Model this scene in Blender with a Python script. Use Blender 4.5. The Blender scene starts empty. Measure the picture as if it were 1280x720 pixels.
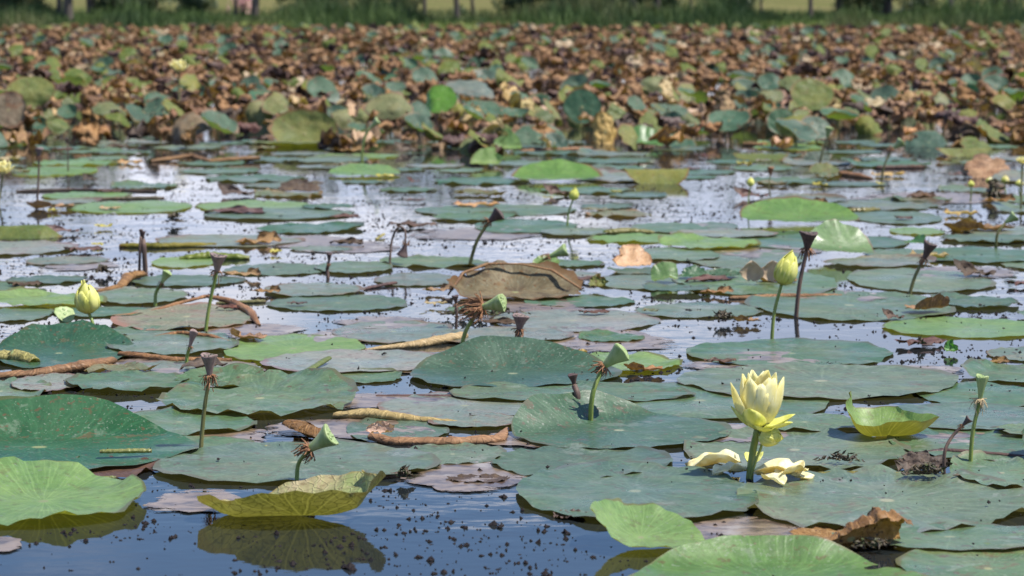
import bpy, bmesh, math, random
from mathutils import Vector, Matrix, noise

RNG = random.Random(11)
sc = bpy.context.scene
COL = sc.collection
rad = math.radians

# ------------------------------------------------------------------ camera model (also used to place things on the pond)
CAM_H, FPX, HOR = 1.0, 3200.0, -10.0
PITCH = math.atan((360 - HOR) / FPX)
_cp, _sp = math.cos(PITCH), math.sin(PITCH)

def ray(px, py):
    r, u = (px - 640) / FPX, (360 - py) / FPX
    return Vector((r, _cp + u * _sp, -_sp + u * _cp))

def W(px, py, z=0.0):
    """point of the horizontal plane z seen at that place of the photograph"""
    d = ray(px, py)
    return Vector((0, 0, CAM_H)) + d * ((z - CAM_H) / d.z)

def AT(px, py, Y):
    """point at distance Y seen at that place"""
    d = ray(px, py)
    return Vector((0, 0, CAM_H)) + d * (Y / d.y)

def PX(p):
    """where a world point is in the photograph"""
    v = Vector(p) - Vector((0, 0, CAM_H))
    f = v.y * _cp - v.z * _sp
    u = v.y * _sp + v.z * _cp
    return 640 + FPX * v.x / f, 360 - FPX * u / f

def nz(x, y, z=0.0):
    return noise.noise(Vector((x, y, z)))

# ------------------------------------------------------------------ scene object helpers
def link_mesh(name, verts, faces, mats, parent=None, uvs=None, smooth=True, fm=None):
    me = bpy.data.meshes.new(name)
    me.from_pydata([tuple(v) for v in verts], [], faces)
    for m in (mats if isinstance(mats, (list, tuple)) else [mats]):
        me.materials.append(m)
    if uvs is not None:
        lay = me.uv_layers.new(name="UVMap")
        flat = []
        for p in me.polygons:
            for vi in p.vertices:
                flat += uvs[vi]
        lay.data.foreach_set("uv", flat)
    if smooth:
        me.polygons.foreach_set("use_smooth", [True] * len(me.polygons))
    if fm is not None:
        me.polygons.foreach_set("material_index", fm)
    me.update()
    o = bpy.data.objects.new(name, me)
    COL.objects.link(o)
    if parent is not None:
        o.parent = parent
    return o

def tag(o, label=None, cat=None, group=None, kind=None):
    if label: o["label"] = label
    if cat: o["category"] = cat
    if group: o["group"] = group
    if kind: o["kind"] = kind
    return o

def empty(name, loc, label, cat, group=None):
    o = bpy.data.objects.new(name, None)
    COL.objects.link(o)
    o.location = loc
    o.empty_display_size = 0.02
    return tag(o, label, cat, group)

def copy_tree(o, parent=None):
    c = o.copy()
    COL.objects.link(c)
    if parent is not None:
        c.parent = parent
    for ch in list(o.children):
        copy_tree(ch, c)
    return c

# ------------------------------------------------------------------ materials
class NT:
    def __init__(self, name):
        self.m = bpy.data.materials.new(name)
        self.m.use_nodes = True
        self.t = self.m.node_tree
        self.t.nodes.clear()
        self.out = self.n('ShaderNodeOutputMaterial')
    def n(self, typ, **kw):
        nd = self.t.nodes.new(typ)
        for k, v in kw.items():
            setattr(nd, k, v)
        return nd
    def l(self, a, b):
        self.t.links.new(a, b)
    def put(self, sock, v):
        if hasattr(v, 'is_output') or hasattr(v, 'links'):
            self.l(v, sock)
        else:
            sock.default_value = v
    def math(self, op, a, b=None, c=None, clamp=False):
        nd = self.n('ShaderNodeMath', operation=op)
        nd.use_clamp = clamp
        self.put(nd.inputs[0], a)
        if b is not None: self.put(nd.inputs[1], b)
        if c is not None: self.put(nd.inputs[2], c)
        return nd.outputs[0]
    def smooth(self, v, lo, hi, a=0.0, b=1.0):
        nd = self.n('ShaderNodeMapRange', interpolation_type='SMOOTHSTEP')
        self.put(nd.inputs[0], v)
        nd.inputs[1].default_value = lo; nd.inputs[2].default_value = hi
        nd.inputs[3].default_value = a; nd.inputs[4].default_value = b
        return nd.outputs[0]
    def mix(self, f, a, b, blend='MIX'):
        nd = self.n('ShaderNodeMix', data_type='RGBA', blend_type=blend)
        self.put(nd.inputs[0], f)
        self.put(nd.inputs[6], a if not isinstance(a, tuple) else (*a[:3], 1))
        self.put(nd.inputs[7], b if not isinstance(b, tuple) else (*b[:3], 1))
        return nd.outputs[2]
    def noise(self, vec, scale, detail=3, rough=0.55, dist=0.0):
        nd = self.n('ShaderNodeTexNoise')
        self.l(vec, nd.inputs['Vector'])
        nd.inputs['Scale'].default_value = scale
        nd.inputs['Detail'].default_value = detail
        nd.inputs['Roughness'].default_value = rough
        nd.inputs['Distortion'].default_value = dist
        return nd.outputs['Fac']
    def objvec(self):
        """object coordinates shifted by a per-object random amount, so no two copies match"""
        tc = self.n('ShaderNodeTexCoord')
        oi = self.n('ShaderNodeObjectInfo')
        k = self.math('MULTIPLY', oi.outputs['Random'], 37.0)
        add = self.n('ShaderNodeVectorMath', operation='ADD')
        self.l(tc.outputs['Object'], add.inputs[0])
        cmb = self.n('ShaderNodeCombineXYZ')
        self.l(k, cmb.inputs[0]); self.l(k, cmb.inputs[1]); self.l(k, cmb.inputs[2])
        self.l(cmb.outputs[0], add.inputs[1])
        self.rand = oi.outputs['Random']
        self.tc = tc
        return add.outputs[0]

def leaf_material(name, top, top2, under, under2, rim=(0.16, 0.09, 0.05), rim_w=0.05, vein=0.2, veincol=None,
                  spot=0.45, spotcol=(0.10, 0.05, 0.025), bleach_glare=0.35, bleach_glare_col=(0.22, 0.25, 0.19), trans=0.2, rough=0.40,
                  blotch=None, blotch_amt=0.0, spec=0.5, net=0.0, huevar=0.16, satvar=0.4):
    t = NT(name)
    vec = t.objvec()
    uv = t.n('ShaderNodeUVMap')
    sub = t.n('ShaderNodeVectorMath', operation='SUBTRACT')
    t.l(uv.outputs[0], sub.inputs[0]); sub.inputs[1].default_value = (0.5, 0.5, 0)
    ln = t.n('ShaderNodeVectorMath', operation='LENGTH'); t.l(sub.outputs[0], ln.inputs[0])
    r = t.math('MULTIPLY', ln.outputs['Value'], 2.0)
    sep = t.n('ShaderNodeSeparateXYZ'); t.l(sub.outputs[0], sep.inputs[0])
    wob = t.noise(vec, 6.0, 2)
    ang = t.math('ADD', t.math('ARCTAN2', sep.outputs[1], sep.outputs[0]), t.math('MULTIPLY', wob, 0.22))
    def veins(N, r0, w):
        f = t.math('ABSOLUTE', t.math('SUBTRACT', t.math('FRACT', t.math('ADD', t.math('MULTIPLY', ang, N / (2 * math.pi)), 10.0)), 0.5))
        d = t.math('MULTIPLY', t.math('MULTIPLY', f, r), 2 * math.pi / N)
        a = t.smooth(d, 0.0, w, 1.0, 0.0)
        return t.math('MULTIPLY', a, t.smooth(r, r0, r0 + 0.15)) if r0 > 0 else a
    v = t.math('MAXIMUM', veins(22, 0.0, 0.016), t.math('MULTIPLY', veins(44, 0.5, 0.011), 0.7))
    n1 = t.noise(vec, 9.0, 4, 0.6)
    n2 = t.noise(vec, 60.0, 3, 0.6)
    c = t.mix(t.smooth(n1, 0.35, 0.65), top, top2)
    if blotch:
        c = t.mix(t.math('MULTIPLY', t.smooth(t.noise(vec, 5.0, 5, 0.65, 0.6), 0.5, 0.62), blotch_amt), c, blotch)
    c = t.mix(t.math('MULTIPLY', t.smooth(n2, 0.35, 0.7), 0.32), c, tuple(x * 0.55 for x in top))
    vc = veincol or tuple(min(1, x * 1.7 + 0.02) for x in top2)
    c = t.mix(t.math('MULTIPLY', v, vein), c, vc)
    # glare painted as pale patches, with dried water marks, dirt and bites
    fb = t.n('ShaderNodeCombineXYZ'); t.l(t.math('MULTIPLY', ang, 9.0), fb.inputs[0]); t.l(t.math('MULTIPLY', r, 2.2), fb.inputs[1]); t.l(t.math('MULTIPLY', t.rand, 30.0), fb.inputs[2])
    fib = t.noise(fb.outputs[0], 2.0, 3, 0.65)
    c = t.mix(t.math('MULTIPLY', t.smooth(fib, 0.5, 0.75), 0.38), c, tuple(x * 0.5 for x in top))
    c = t.mix(t.math('MULTIPLY', t.smooth(fib, 0.48, 0.28), 0.25), c, vc)
    bl = t.math('MULTIPLY', t.smooth(t.noise(vec, 13.0, 5, 0.7, 0.4), 0.585, 0.66), bleach_glare)
    c = t.mix(bl, c, bleach_glare_col)
    sp = t.math('MULTIPLY', t.smooth(t.noise(vec, 48.0, 2, 0.5), 0.63, 0.69), spot)
    c = t.mix(sp, c, spotcol)
    sp2 = t.math('MULTIPLY', t.smooth(t.noise(vec, 15.0, 4, 0.75), 0.60, 0.645), spot * 0.7)
    c = t.mix(sp2, c, (spotcol[0] * 1.5, spotcol[1] * 1.5, spotcol[2] * 1.3))
    n3 = t.noise(vec, 140.0, 2, 0.5)
    c = t.mix(t.math('MULTIPLY', t.smooth(n3, 0.62, 0.70), 0.5), c, bleach_glare_col)
    c = t.mix(t.math('MULTIPLY', t.smooth(n3, 0.37, 0.30), spot * 0.7), c, spotcol)
    rm = t.smooth(t.math('ADD', r, t.math('MULTIPLY', t.math('SUBTRACT', n1, 0.5), rim_w * 3.0)), 1.0 - rim_w, 1.0)
    c = t.mix(t.math('MULTIPLY', rm, 0.85), c, rim)
    c = t.mix(t.smooth(r, 0.035, 0.06, 0.8, 0.0), c, (0.26, 0.27, 0.13))
    u = t.mix(t.smooth(n1, 0.35, 0.65), under, under2)
    vo = t.n('ShaderNodeTexVoronoi', feature='DISTANCE_TO_EDGE'); t.l(vec, vo.inputs['Vector']); vo.inputs['Scale'].default_value = 55.0
    netl = t.smooth(vo.outputs['Distance'], 0.0, 0.12, 1.0, 0.0)
    u = t.mix(t.math('MULTIPLY', netl, max(net, 0.15)), u, tuple(x * 0.5 for x in under))
    u = t.mix(t.math('MULTIPLY', v, 0.6), u, tuple(min(1, x * 1.6) for x in under2))
    u = t.mix(t.math('MULTIPLY', rm, 0.6), u, rim)
    geo = t.n('ShaderNodeNewGeometry')
    c = t.mix(geo.outputs['Backfacing'], c, u)
    hs = t.n('ShaderNodeHueSaturation')
    t.l(c, hs.inputs['Color'])
    t.l(t.math('MULTIPLY_ADD', t.rand, huevar * 0.35, 0.5 - huevar * 0.175), hs.inputs['Hue'])
    t.l(t.math('MULTIPLY_ADD', t.rand, -huevar * 2.2, 1.0 + huevar * 1.1), hs.inputs['Value'])
    t.l(t.math('MULTIPLY_ADD', t.math('FRACT', t.math('MULTIPLY', t.rand, 7.31)), satvar, 1.0 - 0.65 * satvar), hs.inputs['Saturation'])
    c = hs.outputs['Color']
    b = t.n('ShaderNodeBsdfPrincipled')
    t.l(c, b.inputs['Base Color'])
    t.l(t.math('ADD', t.math('MULTIPLY_ADD', n1, 0.2, rough - 0.16), t.smooth(t.noise(vec, 4.0, 3, 0.6), 0.35, 0.65, -0.06, 0.14)), b.inputs['Roughness'])
    b.inputs['Specular IOR Level'].default_value = spec
    bp = t.n('ShaderNodeBump'); bp.inputs['Strength'].default_value = 0.55; bp.inputs['Distance'].default_value = 0.004
    hgt = t.math('ADD', t.math('ADD', t.math('MULTIPLY', v, 0.06), t.math('MULTIPLY', n1, 1.6)), t.math('ADD', t.math('MULTIPLY', n2, 0.35), t.math('MULTIPLY', netl, net)))
    t.l(hgt, bp.inputs['Height']); t.l(bp.outputs[0], b.inputs['Normal'])
    tr = t.n('ShaderNodeBsdfTranslucent')
    t.l(t.mix(1.0, c, (1.5, 1.7, 0.6), 'MULTIPLY'), tr.inputs['Color'])
    mx = t.n('ShaderNodeMixShader'); mx.inputs[0].default_value = trans
    t.l(b.outputs[0], mx.inputs[1]); t.l(tr.outputs[0], mx.inputs[2])
    t.l(mx.outputs[0], t.out.inputs['Surface'])
    return t.m

def plain_material(name, c1, c2, scale=40.0, rough=0.6, trans=0.0, bump=0.4, spec=0.4, stretch=None, c3=None, lo=0.35, hi=0.65):
    t = NT(name)
    vec = t.objvec()
    if stretch:
        mp = t.n('ShaderNodeMapping'); mp.inputs['Scale'].default_value = stretch
        t.l(vec, mp.inputs['Vector']); vec = mp.outputs[0]
    n1 = t.noise(vec, scale, 4, 0.6)
    c = t.mix(t.smooth(n1, lo, hi), c1, c2)
    if c3:
        c = t.mix(t.smooth(t.noise(vec, scale * 0.37, 4, 0.65), 0.5, 0.66), c, c3)
    b = t.n('ShaderNodeBsdfPrincipled')
    t.l(c, b.inputs['Base Color'])
    b.inputs['Roughness'].default_value = rough
    b.inputs['Specular IOR Level'].default_value = spec
    bp = t.n('ShaderNodeBump'); bp.inputs['Strength'].default_value = bump; bp.inputs['Distance'].default_value = 0.003
    t.l(n1, bp.inputs['Height']); t.l(bp.outputs[0], b.inputs['Normal'])
    if trans > 0:
        tr = t.n('ShaderNodeBsdfTranslucent'); t.l(c, tr.inputs['Color'])
        mx = t.n('ShaderNodeMixShader'); mx.inputs[0].default_value = trans
        t.l(b.outputs[0], mx.inputs[1]); t.l(tr.outputs[0], mx.inputs[2])
        t.l(mx.outputs[0], t.out.inputs['Surface'])
    else:
        t.l(b.outputs[0], t.out.inputs['Surface'])
    return t.m

UND = (0.07, 0.062, 0.03); UND2 = (0.11, 0.085, 0.045)
M = {}
M['green'] = leaf_material('pad_green', (0.062, 0.120, 0.052), (0.092, 0.155, 0.072), UND, UND2, rim=(0.10, 0.10, 0.05), rim_w=0.02, bleach_glare=0.5, spot=0.6, blotch=(0.15, 0.165, 0.075), blotch_amt=0.5, rough=0.40, spec=0.5)
M['deep'] = leaf_material('pad_deep_green', (0.024, 0.076, 0.027), (0.034, 0.095, 0.038), UND, UND2, rim=(0.07, 0.08, 0.03), rim_w=0.02, spot=0.6, bleach_glare=0.3, trans=0.12, rough=0.44, spec=0.45)
M['pale'] = leaf_material('pad_pale', (0.12, 0.165, 0.115), (0.18, 0.20, 0.145), UND, UND2, spot=0.8, bleach_glare=0.6, blotch=(0.24, 0.20, 0.14), blotch_amt=0.7, rim_w=0.08)
M['fresh'] = leaf_material('pad_fresh_green', (0.070, 0.155, 0.040), (0.10, 0.195, 0.055), UND, UND2, rim=(0.12, 0.12, 0.05), rim_w=0.02, bleach_glare=0.3, spot=0.5, trans=0.25)
M['light'] = leaf_material('pad_light_green', (0.145, 0.25, 0.06), (0.20, 0.30, 0.085), (0.16, 0.15, 0.03), (0.21, 0.18, 0.045), bleach_glare=0.15, spot=0.3, satvar=0.1, huevar=0.06, trans=0.3, rim=(0.13, 0.12, 0.04), rim_w=0.03)
M['bright'] = leaf_material('leaf_bright_green', (0.085, 0.20, 0.04), (0.12, 0.25, 0.05), (0.14, 0.17, 0.035), (0.19, 0.21, 0.05), bleach_glare=0.1, spot=0.3, trans=0.35, rim_w=0.03)
M['olive'] = leaf_material('leaf_olive', (0.10, 0.13, 0.03), (0.17, 0.17, 0.04), (0.10, 0.105, 0.022), (0.17, 0.15, 0.035), bleach_glare=0.1, spot=0.6, rim=(0.16, 0.08, 0.03), rim_w=0.10, net=0.3, rough=0.6, spec=0.25)
M['yellow'] = leaf_material('leaf_yellowing', (0.34, 0.29, 0.15), (0.22, 0.27, 0.10), (0.225, 0.20, 0.062), (0.32, 0.27, 0.10), satvar=0.05, huevar=0.03, bleach_glare=0.3, bleach_glare_col=(0.42, 0.34, 0.22), spot=0.4, rim=(0.30, 0.22, 0.08), rim_w=0.05, trans=0.17, rough=0.6, spec=0.25, net=0.7)
M['dying'] = leaf_material('leaf_dying', (0.10, 0.135, 0.075), (0.16, 0.155, 0.095), (0.20, 0.12, 0.06), (0.27, 0.16, 0.08), rim=(0.20, 0.11, 0.055), rim_w=0.12, spot=0.8, bleach_glare=0.3, bleach_glare_col=(0.3, 0.26, 0.2), blotch=(0.17, 0.12, 0.075), blotch_amt=0.6, trans=0.12, vein=0.25, rough=0.6, spec=0.25)
M['brown'] = leaf_material('leaf_brown', (0.235, 0.125, 0.055), (0.36, 0.218, 0.105), (0.17, 0.085, 0.042), (0.27, 0.145, 0.07), rim=(0.13, 0.07, 0.045), rim_w=0.1, spot=0.7, spotcol=(0.07, 0.035, 0.025), bleach_glare=0.4, bleach_glare_col=(0.5, 0.33, 0.19), blotch=(0.11, 0.062, 0.038), blotch_amt=0.9, trans=0.15, rough=0.65, spec=0.15, vein=0.15, net=0.3, huevar=0.06, satvar=0.25)
M['tan'] = leaf_material('leaf_tan', (0.42, 0.27, 0.12), (0.50, 0.34, 0.17), (0.36, 0.22, 0.09), (0.44, 0.28, 0.13), rim=(0.22, 0.12, 0.05), rim_w=0.1, spot=0.5, bleach_glare=0.3, bleach_glare_col=(0.55, 0.42, 0.25), trans=0.15, rough=0.6, spec=0.25, net=0.3)
M['burnt'] = leaf_material('leaf_burnt', (0.115, 0.092, 0.056), (0.19, 0.145, 0.09), (0.13, 0.08, 0.045), (0.19, 0.11, 0.06), rim=(0.12, 0.06, 0.03), rim_w=0.16, spot=0.9, bleach_glare=0.2, blotch=(0.07, 0.045, 0.03), blotch_amt=0.9, trans=0.1, rough=0.65, spec=0.2, vein=0.15)
M['bark_brown'] = leaf_material('leaf_rolled_brown', (0.185, 0.092, 0.026), (0.33, 0.185, 0.06), (0.13, 0.066, 0.028), (0.24, 0.13, 0.055), rim=(0.09, 0.05, 0.025), rim_w=0.1, spot=0.9, spotcol=(0.04, 0.022, 0.014), bleach_glare=0.3, bleach_glare_col=(0.36, 0.24, 0.12), blotch=(0.055, 0.03, 0.017), blotch_amt=0.9, trans=0.08, rough=0.62, spec=0.2, vein=0.1, net=0.3, huevar=0.04, satvar=0.1)
M['rot'] = leaf_material('leaf_rotten', (0.055, 0.033, 0.026), (0.11, 0.062, 0.045), (0.05, 0.03, 0.025), (0.09, 0.05, 0.035), rim=(0.05, 0.03, 0.02), spot=0.8, bleach_glare=0.3, bleach_glare_col=(0.14, 0.09, 0.06), trans=0.05, rough=0.6, spec=0.25)
M['bedgreen'] = leaf_material('bed_leaf_green', (0.036, 0.090, 0.050), (0.058, 0.122, 0.068), (0.09, 0.14, 0.045), (0.13, 0.17, 0.055), rim=(0.2, 0.11, 0.05), rim_w=0.08, spot=0.6, bleach_glare=0.2, trans=0.25, rough=0.6, spec=0.3, huevar=0.12)
M['stem_green'] = plain_material('stem_green', (0.13, 0.19, 0.035), (0.20, 0.24, 0.06), 90, 0.5, stretch=(1, 1, 0.15))
M['stem_olive'] = plain_material('stem_olive', (0.10, 0.10, 0.03), (0.17, 0.15, 0.05), 90, 0.55, stretch=(1, 1, 0.15))
M['stem_brown'] = plain_material('stem_brown', (0.07, 0.045, 0.035), (0.14, 0.085, 0.06), 90, 0.65, stretch=(1, 1, 0.15))
M['pod_green'] = plain_material('pod_green', (0.19, 0.265, 0.085), (0.29, 0.35, 0.15), 60, 0.5, stretch=(1, 1, 0.25))
M['pod_grey'] = plain_material('pod_grey', (0.14, 0.095, 0.085), (0.22, 0.155, 0.135), 120, 0.65, stretch=(1, 1, 0.25))
M['pod_dark'] = plain_material('pod_dark', (0.05, 0.03, 0.027), (0.10, 0.06, 0.05), 120, 0.65, stretch=(1, 1, 0.25))
M['seed'] = plain_material('seed', (0.03, 0.03, 0.018), (0.07, 0.06, 0.035), 120, 0.5)
M['seed_green'] = plain_material('seed_green', (0.19, 0.28, 0.11), (0.25, 0.32, 0.13), 120, 0.5)
M['fringe'] = plain_material('dried_stamens', (0.16, 0.07, 0.035), (0.28, 0.14, 0.06), 150, 0.7)
M['fringe_pale'] = plain_material('dried_stamens_pale', (0.36, 0.26, 0.14), (0.46, 0.36, 0.2), 150, 0.7)
M['petal'] = plain_material('petal_cream', (0.88, 0.80, 0.34), (0.94, 0.91, 0.60), 22, 0.5, trans=0.45, bump=0.15, stretch=(1.5, 1.5, 0.4))
M['petal_yellow'] = plain_material('petal_yellow', (0.66, 0.66, 0.13), (0.78, 0.76, 0.26), 30, 0.5, trans=0.3, bump=0.15, stretch=(1.5, 1.5, 0.4))
M['petal_green'] = plain_material('petal_outer', (0.50, 0.53, 0.08), (0.66, 0.64, 0.17), 30, 0.5, trans=0.25, bump=0.15, stretch=(1.5, 1.5, 0.4))
M['petal_fallen'] = plain_material('petal_fallen', (0.86, 0.78, 0.42), (0.92, 0.88, 0.62), 30, 0.5, trans=0.35, bump=0.15, c3=(0.72, 0.58, 0.2))
M['petal_old'] = plain_material('petal_old', (0.42, 0.30, 0.2), (0.52, 0.40, 0.26), 30, 0.6, trans=0.2)
M['stamen'] = plain_material('stamen_orange', (0.55, 0.27, 0.04), (0.7, 0.4, 0.08), 90, 0.6)
M['debris'] = plain_material('floating_specks', (0.008, 0.008, 0.010), (0.03, 0.022, 0.02), 300, 0.8, spec=0.1)
M['clump'] = plain_material('rotten_clump', (0.03, 0.022, 0.015), (0.085, 0.06, 0.03), 160, 0.6, c3=(0.05, 0.07, 0.02))
M['yellow_bit'] = plain_material('yellow_leaf_scrap', (0.36, 0.33, 0.05), (0.46, 0.38, 0.09), 60, 0.5, trans=0.2)
M['foam'] = plain_material('white_foam', (0.6, 0.62, 0.68), (0.8, 0.82, 0.85), 60, 0.4)

def film_material():
    """decayed leaf tissue lying half under the surface: patchy, wet"""
    t = NT('decayed_film')
    vec = t.objvec()
    mp = t.n('ShaderNodeMapping'); mp.inputs['Scale'].default_value = (0.6, 1.0, 1.0); t.l(vec, mp.inputs['Vector'])
    n = t.noise(mp.outputs[0], 24.0, 6, 0.68, 0.8)
    c = t.mix(t.smooth(n, 0.35, 0.6), (0.05, 0.032, 0.024), (0.19, 0.135, 0.09))
    c = t.mix(t.smooth(t.noise(vec, 11, 4, 0.6), 0.55, 0.68), c, (0.24, 0.20, 0.16))
    b = t.n('ShaderNodeBsdfPrincipled'); t.l(c, b.inputs['Base Color']); b.inputs['Roughness'].default_value = 0.3
    bp = t.n('ShaderNodeBump'); bp.inputs['Strength'].default_value = 0.35; bp.inputs['Distance'].default_value = 0.002
    t.l(n, bp.inputs['Height']); t.l(bp.outputs[0], b.inputs['Normal'])
    tp = t.n('ShaderNodeBsdfTransparent')
    mx = t.n('ShaderNodeMixShader')
    uv = t.n('ShaderNodeUVMap')
    sub = t.n('ShaderNodeVectorMath', operation='SUBTRACT'); t.l(uv.outputs[0], sub.inputs[0]); sub.inputs[1].default_value = (0.5, 0.5, 0)
    ln = t.n('ShaderNodeVectorMath', operation='LENGTH'); t.l(sub.outputs[0], ln.inputs[0])
    e = t.math('SUBTRACT', t.math('ADD', t.noise(mp.outputs[0], 17.0, 5, 0.7, 0.5), 0.32), t.math('MULTIPLY', ln.outputs['Value'], 0.8))
    t.l(t.smooth(e, 0.38, 0.46), mx.inputs[0]); t.l(tp.outputs[0], mx.inputs[1]); t.l(b.outputs[0], mx.inputs[2])
    t.l(mx.outputs[0], t.out.inputs['Surface'])
    return t.m
M['film'] = film_material()

def water_material():
    t = NT('pond_water')
    tc = t.n('ShaderNodeTexCoord')
    mp = t.n('ShaderNodeMapping'); mp.inputs['Scale'].default_value = (0.55, 1.0, 1.0)
    t.l(tc.outputs['Object'], mp.inputs['Vector'])
    a = t.noise(mp.outputs[0], 9.0, 3, 0.5)
    b_ = t.noise(mp.outputs[0], 1.3, 2, 0.5)
    s = t.noise(mp.outputs[0], 42.0, 2, 0.5)
    # breeze: ripples come and go in patches
    h = t.math('ADD', t.math('MULTIPLY', t.math('MULTIPLY', a, 0.010), t.smooth(b_, 0.35, 0.7, 0.35, 1.3)), t.math('MULTIPLY', s, 0.0008))
    b = t.n('ShaderNodeBsdfPrincipled')
    b.inputs['Base Color'].default_value = (0.012, 0.015, 0.016, 1)
    b.inputs['Roughness'].default_value = 0.03
    b.inputs['IOR'].default_value = 1.33
    bp = t.n('ShaderNodeBump'); bp.inputs['Strength'].default_value = 1.0; bp.inputs['Distance'].default_value = 0.16
    t.l(h, bp.inputs['Height']); t.l(bp.outputs[0], b.inputs['Normal'])
    t.l(b.outputs[0], t.out.inputs['Surface'])
    return t.m
M['water'] = water_material()
M['ground'] = plain_material('bank_ground', (0.05, 0.075, 0.02), (0.09, 0.11, 0.03), 1.5, 1.0, spec=0.0, c3=(0.12, 0.10, 0.05))
M['meadow'] = plain_material('dry_meadow', (0.08, 0.082, 0.032), (0.16, 0.14, 0.065), 0.25, 1.0, spec=0.0, c3=(0.08, 0.105, 0.03))
M['grass'] = plain_material('bank_grass', (0.022, 0.055, 0.013), (0.085, 0.135, 0.032), 0.5, 0.7, trans=0.2, c3=(0.13, 0.14, 0.05))
M['bark'] = plain_material('bark', (0.05, 0.042, 0.035), (0.11, 0.09, 0.075), 12, 0.9, stretch=(1, 1, 0.2), bump=0.8)
M['crown'] = plain_material('tree_leaves', (0.035, 0.07, 0.02), (0.07, 0.11, 0.03), 1.6, 0.6, trans=0.25)
M['shrub'] = plain_material('shrub_leaves', (0.022, 0.045, 0.014), (0.05, 0.08, 0.022), 1.6, 0.6, trans=0.15)
M['blossom'] = plain_material('pink_blossom', (0.62, 0.30, 0.32), (0.75, 0.45, 0.45), 3, 0.6, trans=0.2)

# ------------------------------------------------------------------ setting: water, ground
def sheet(name, xs, ys, zf, mat):
    verts = [(x, y, zf(x, y)) for y in ys for x in xs]
    n = len(xs)
    faces = [(j * n + i, j * n + i + 1, (j + 1) * n + i + 1, (j + 1) * n + i) for j in range(len(ys) - 1) for i in range(n - 1)]
    return link_mesh(name, verts, faces, mat)

SHORE = 58.0
tag(sheet('water', [-60 + 4 * i for i in range(31)], [-6 + 4 * i for i in range(18)], lambda x, y: 0.0, M['water']), kind='structure')
def ground_z(x, y):
    e = y - SHORE - 0.7 * nz(x * 0.15, 3.1)
    if e < 0: return max(-1.2, -0.03 + 0.25 * e)
    if abs(x) > 2000 or y > 900: return 0.32
    return min(0.30, 0.13 * e) + 0.05 * nz(x * 0.12, y * 0.12) * min(1, e)
gx = [-4000, -900, -200, -80] + [-56 + 2 * i for i in range(57)] + [80, 200, 900, 4000]
gy = [-300, -40, 20, 50, 54, 56] + [57 + 0.75 * i for i in range(28)] + [80, 84]
g = sheet('ground', gx, gy, ground_z, M['ground']); tag(g, kind='structure')
g = sheet('meadow_ground', gx, [84, 90, 100, 115, 140, 200, 400, 900, 5000], lambda x, y: ground_z(x, y) if y > 84 else ground_z(x, 84), M['meadow']); tag(g, kind='structure')

# ------------------------------------------------------------------ leaves
PADS = []       # (x, y, rx, ry) footprints on the water, for the specks and the filling pads
LANDMARKS = []  # (px, py, phrase)

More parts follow.
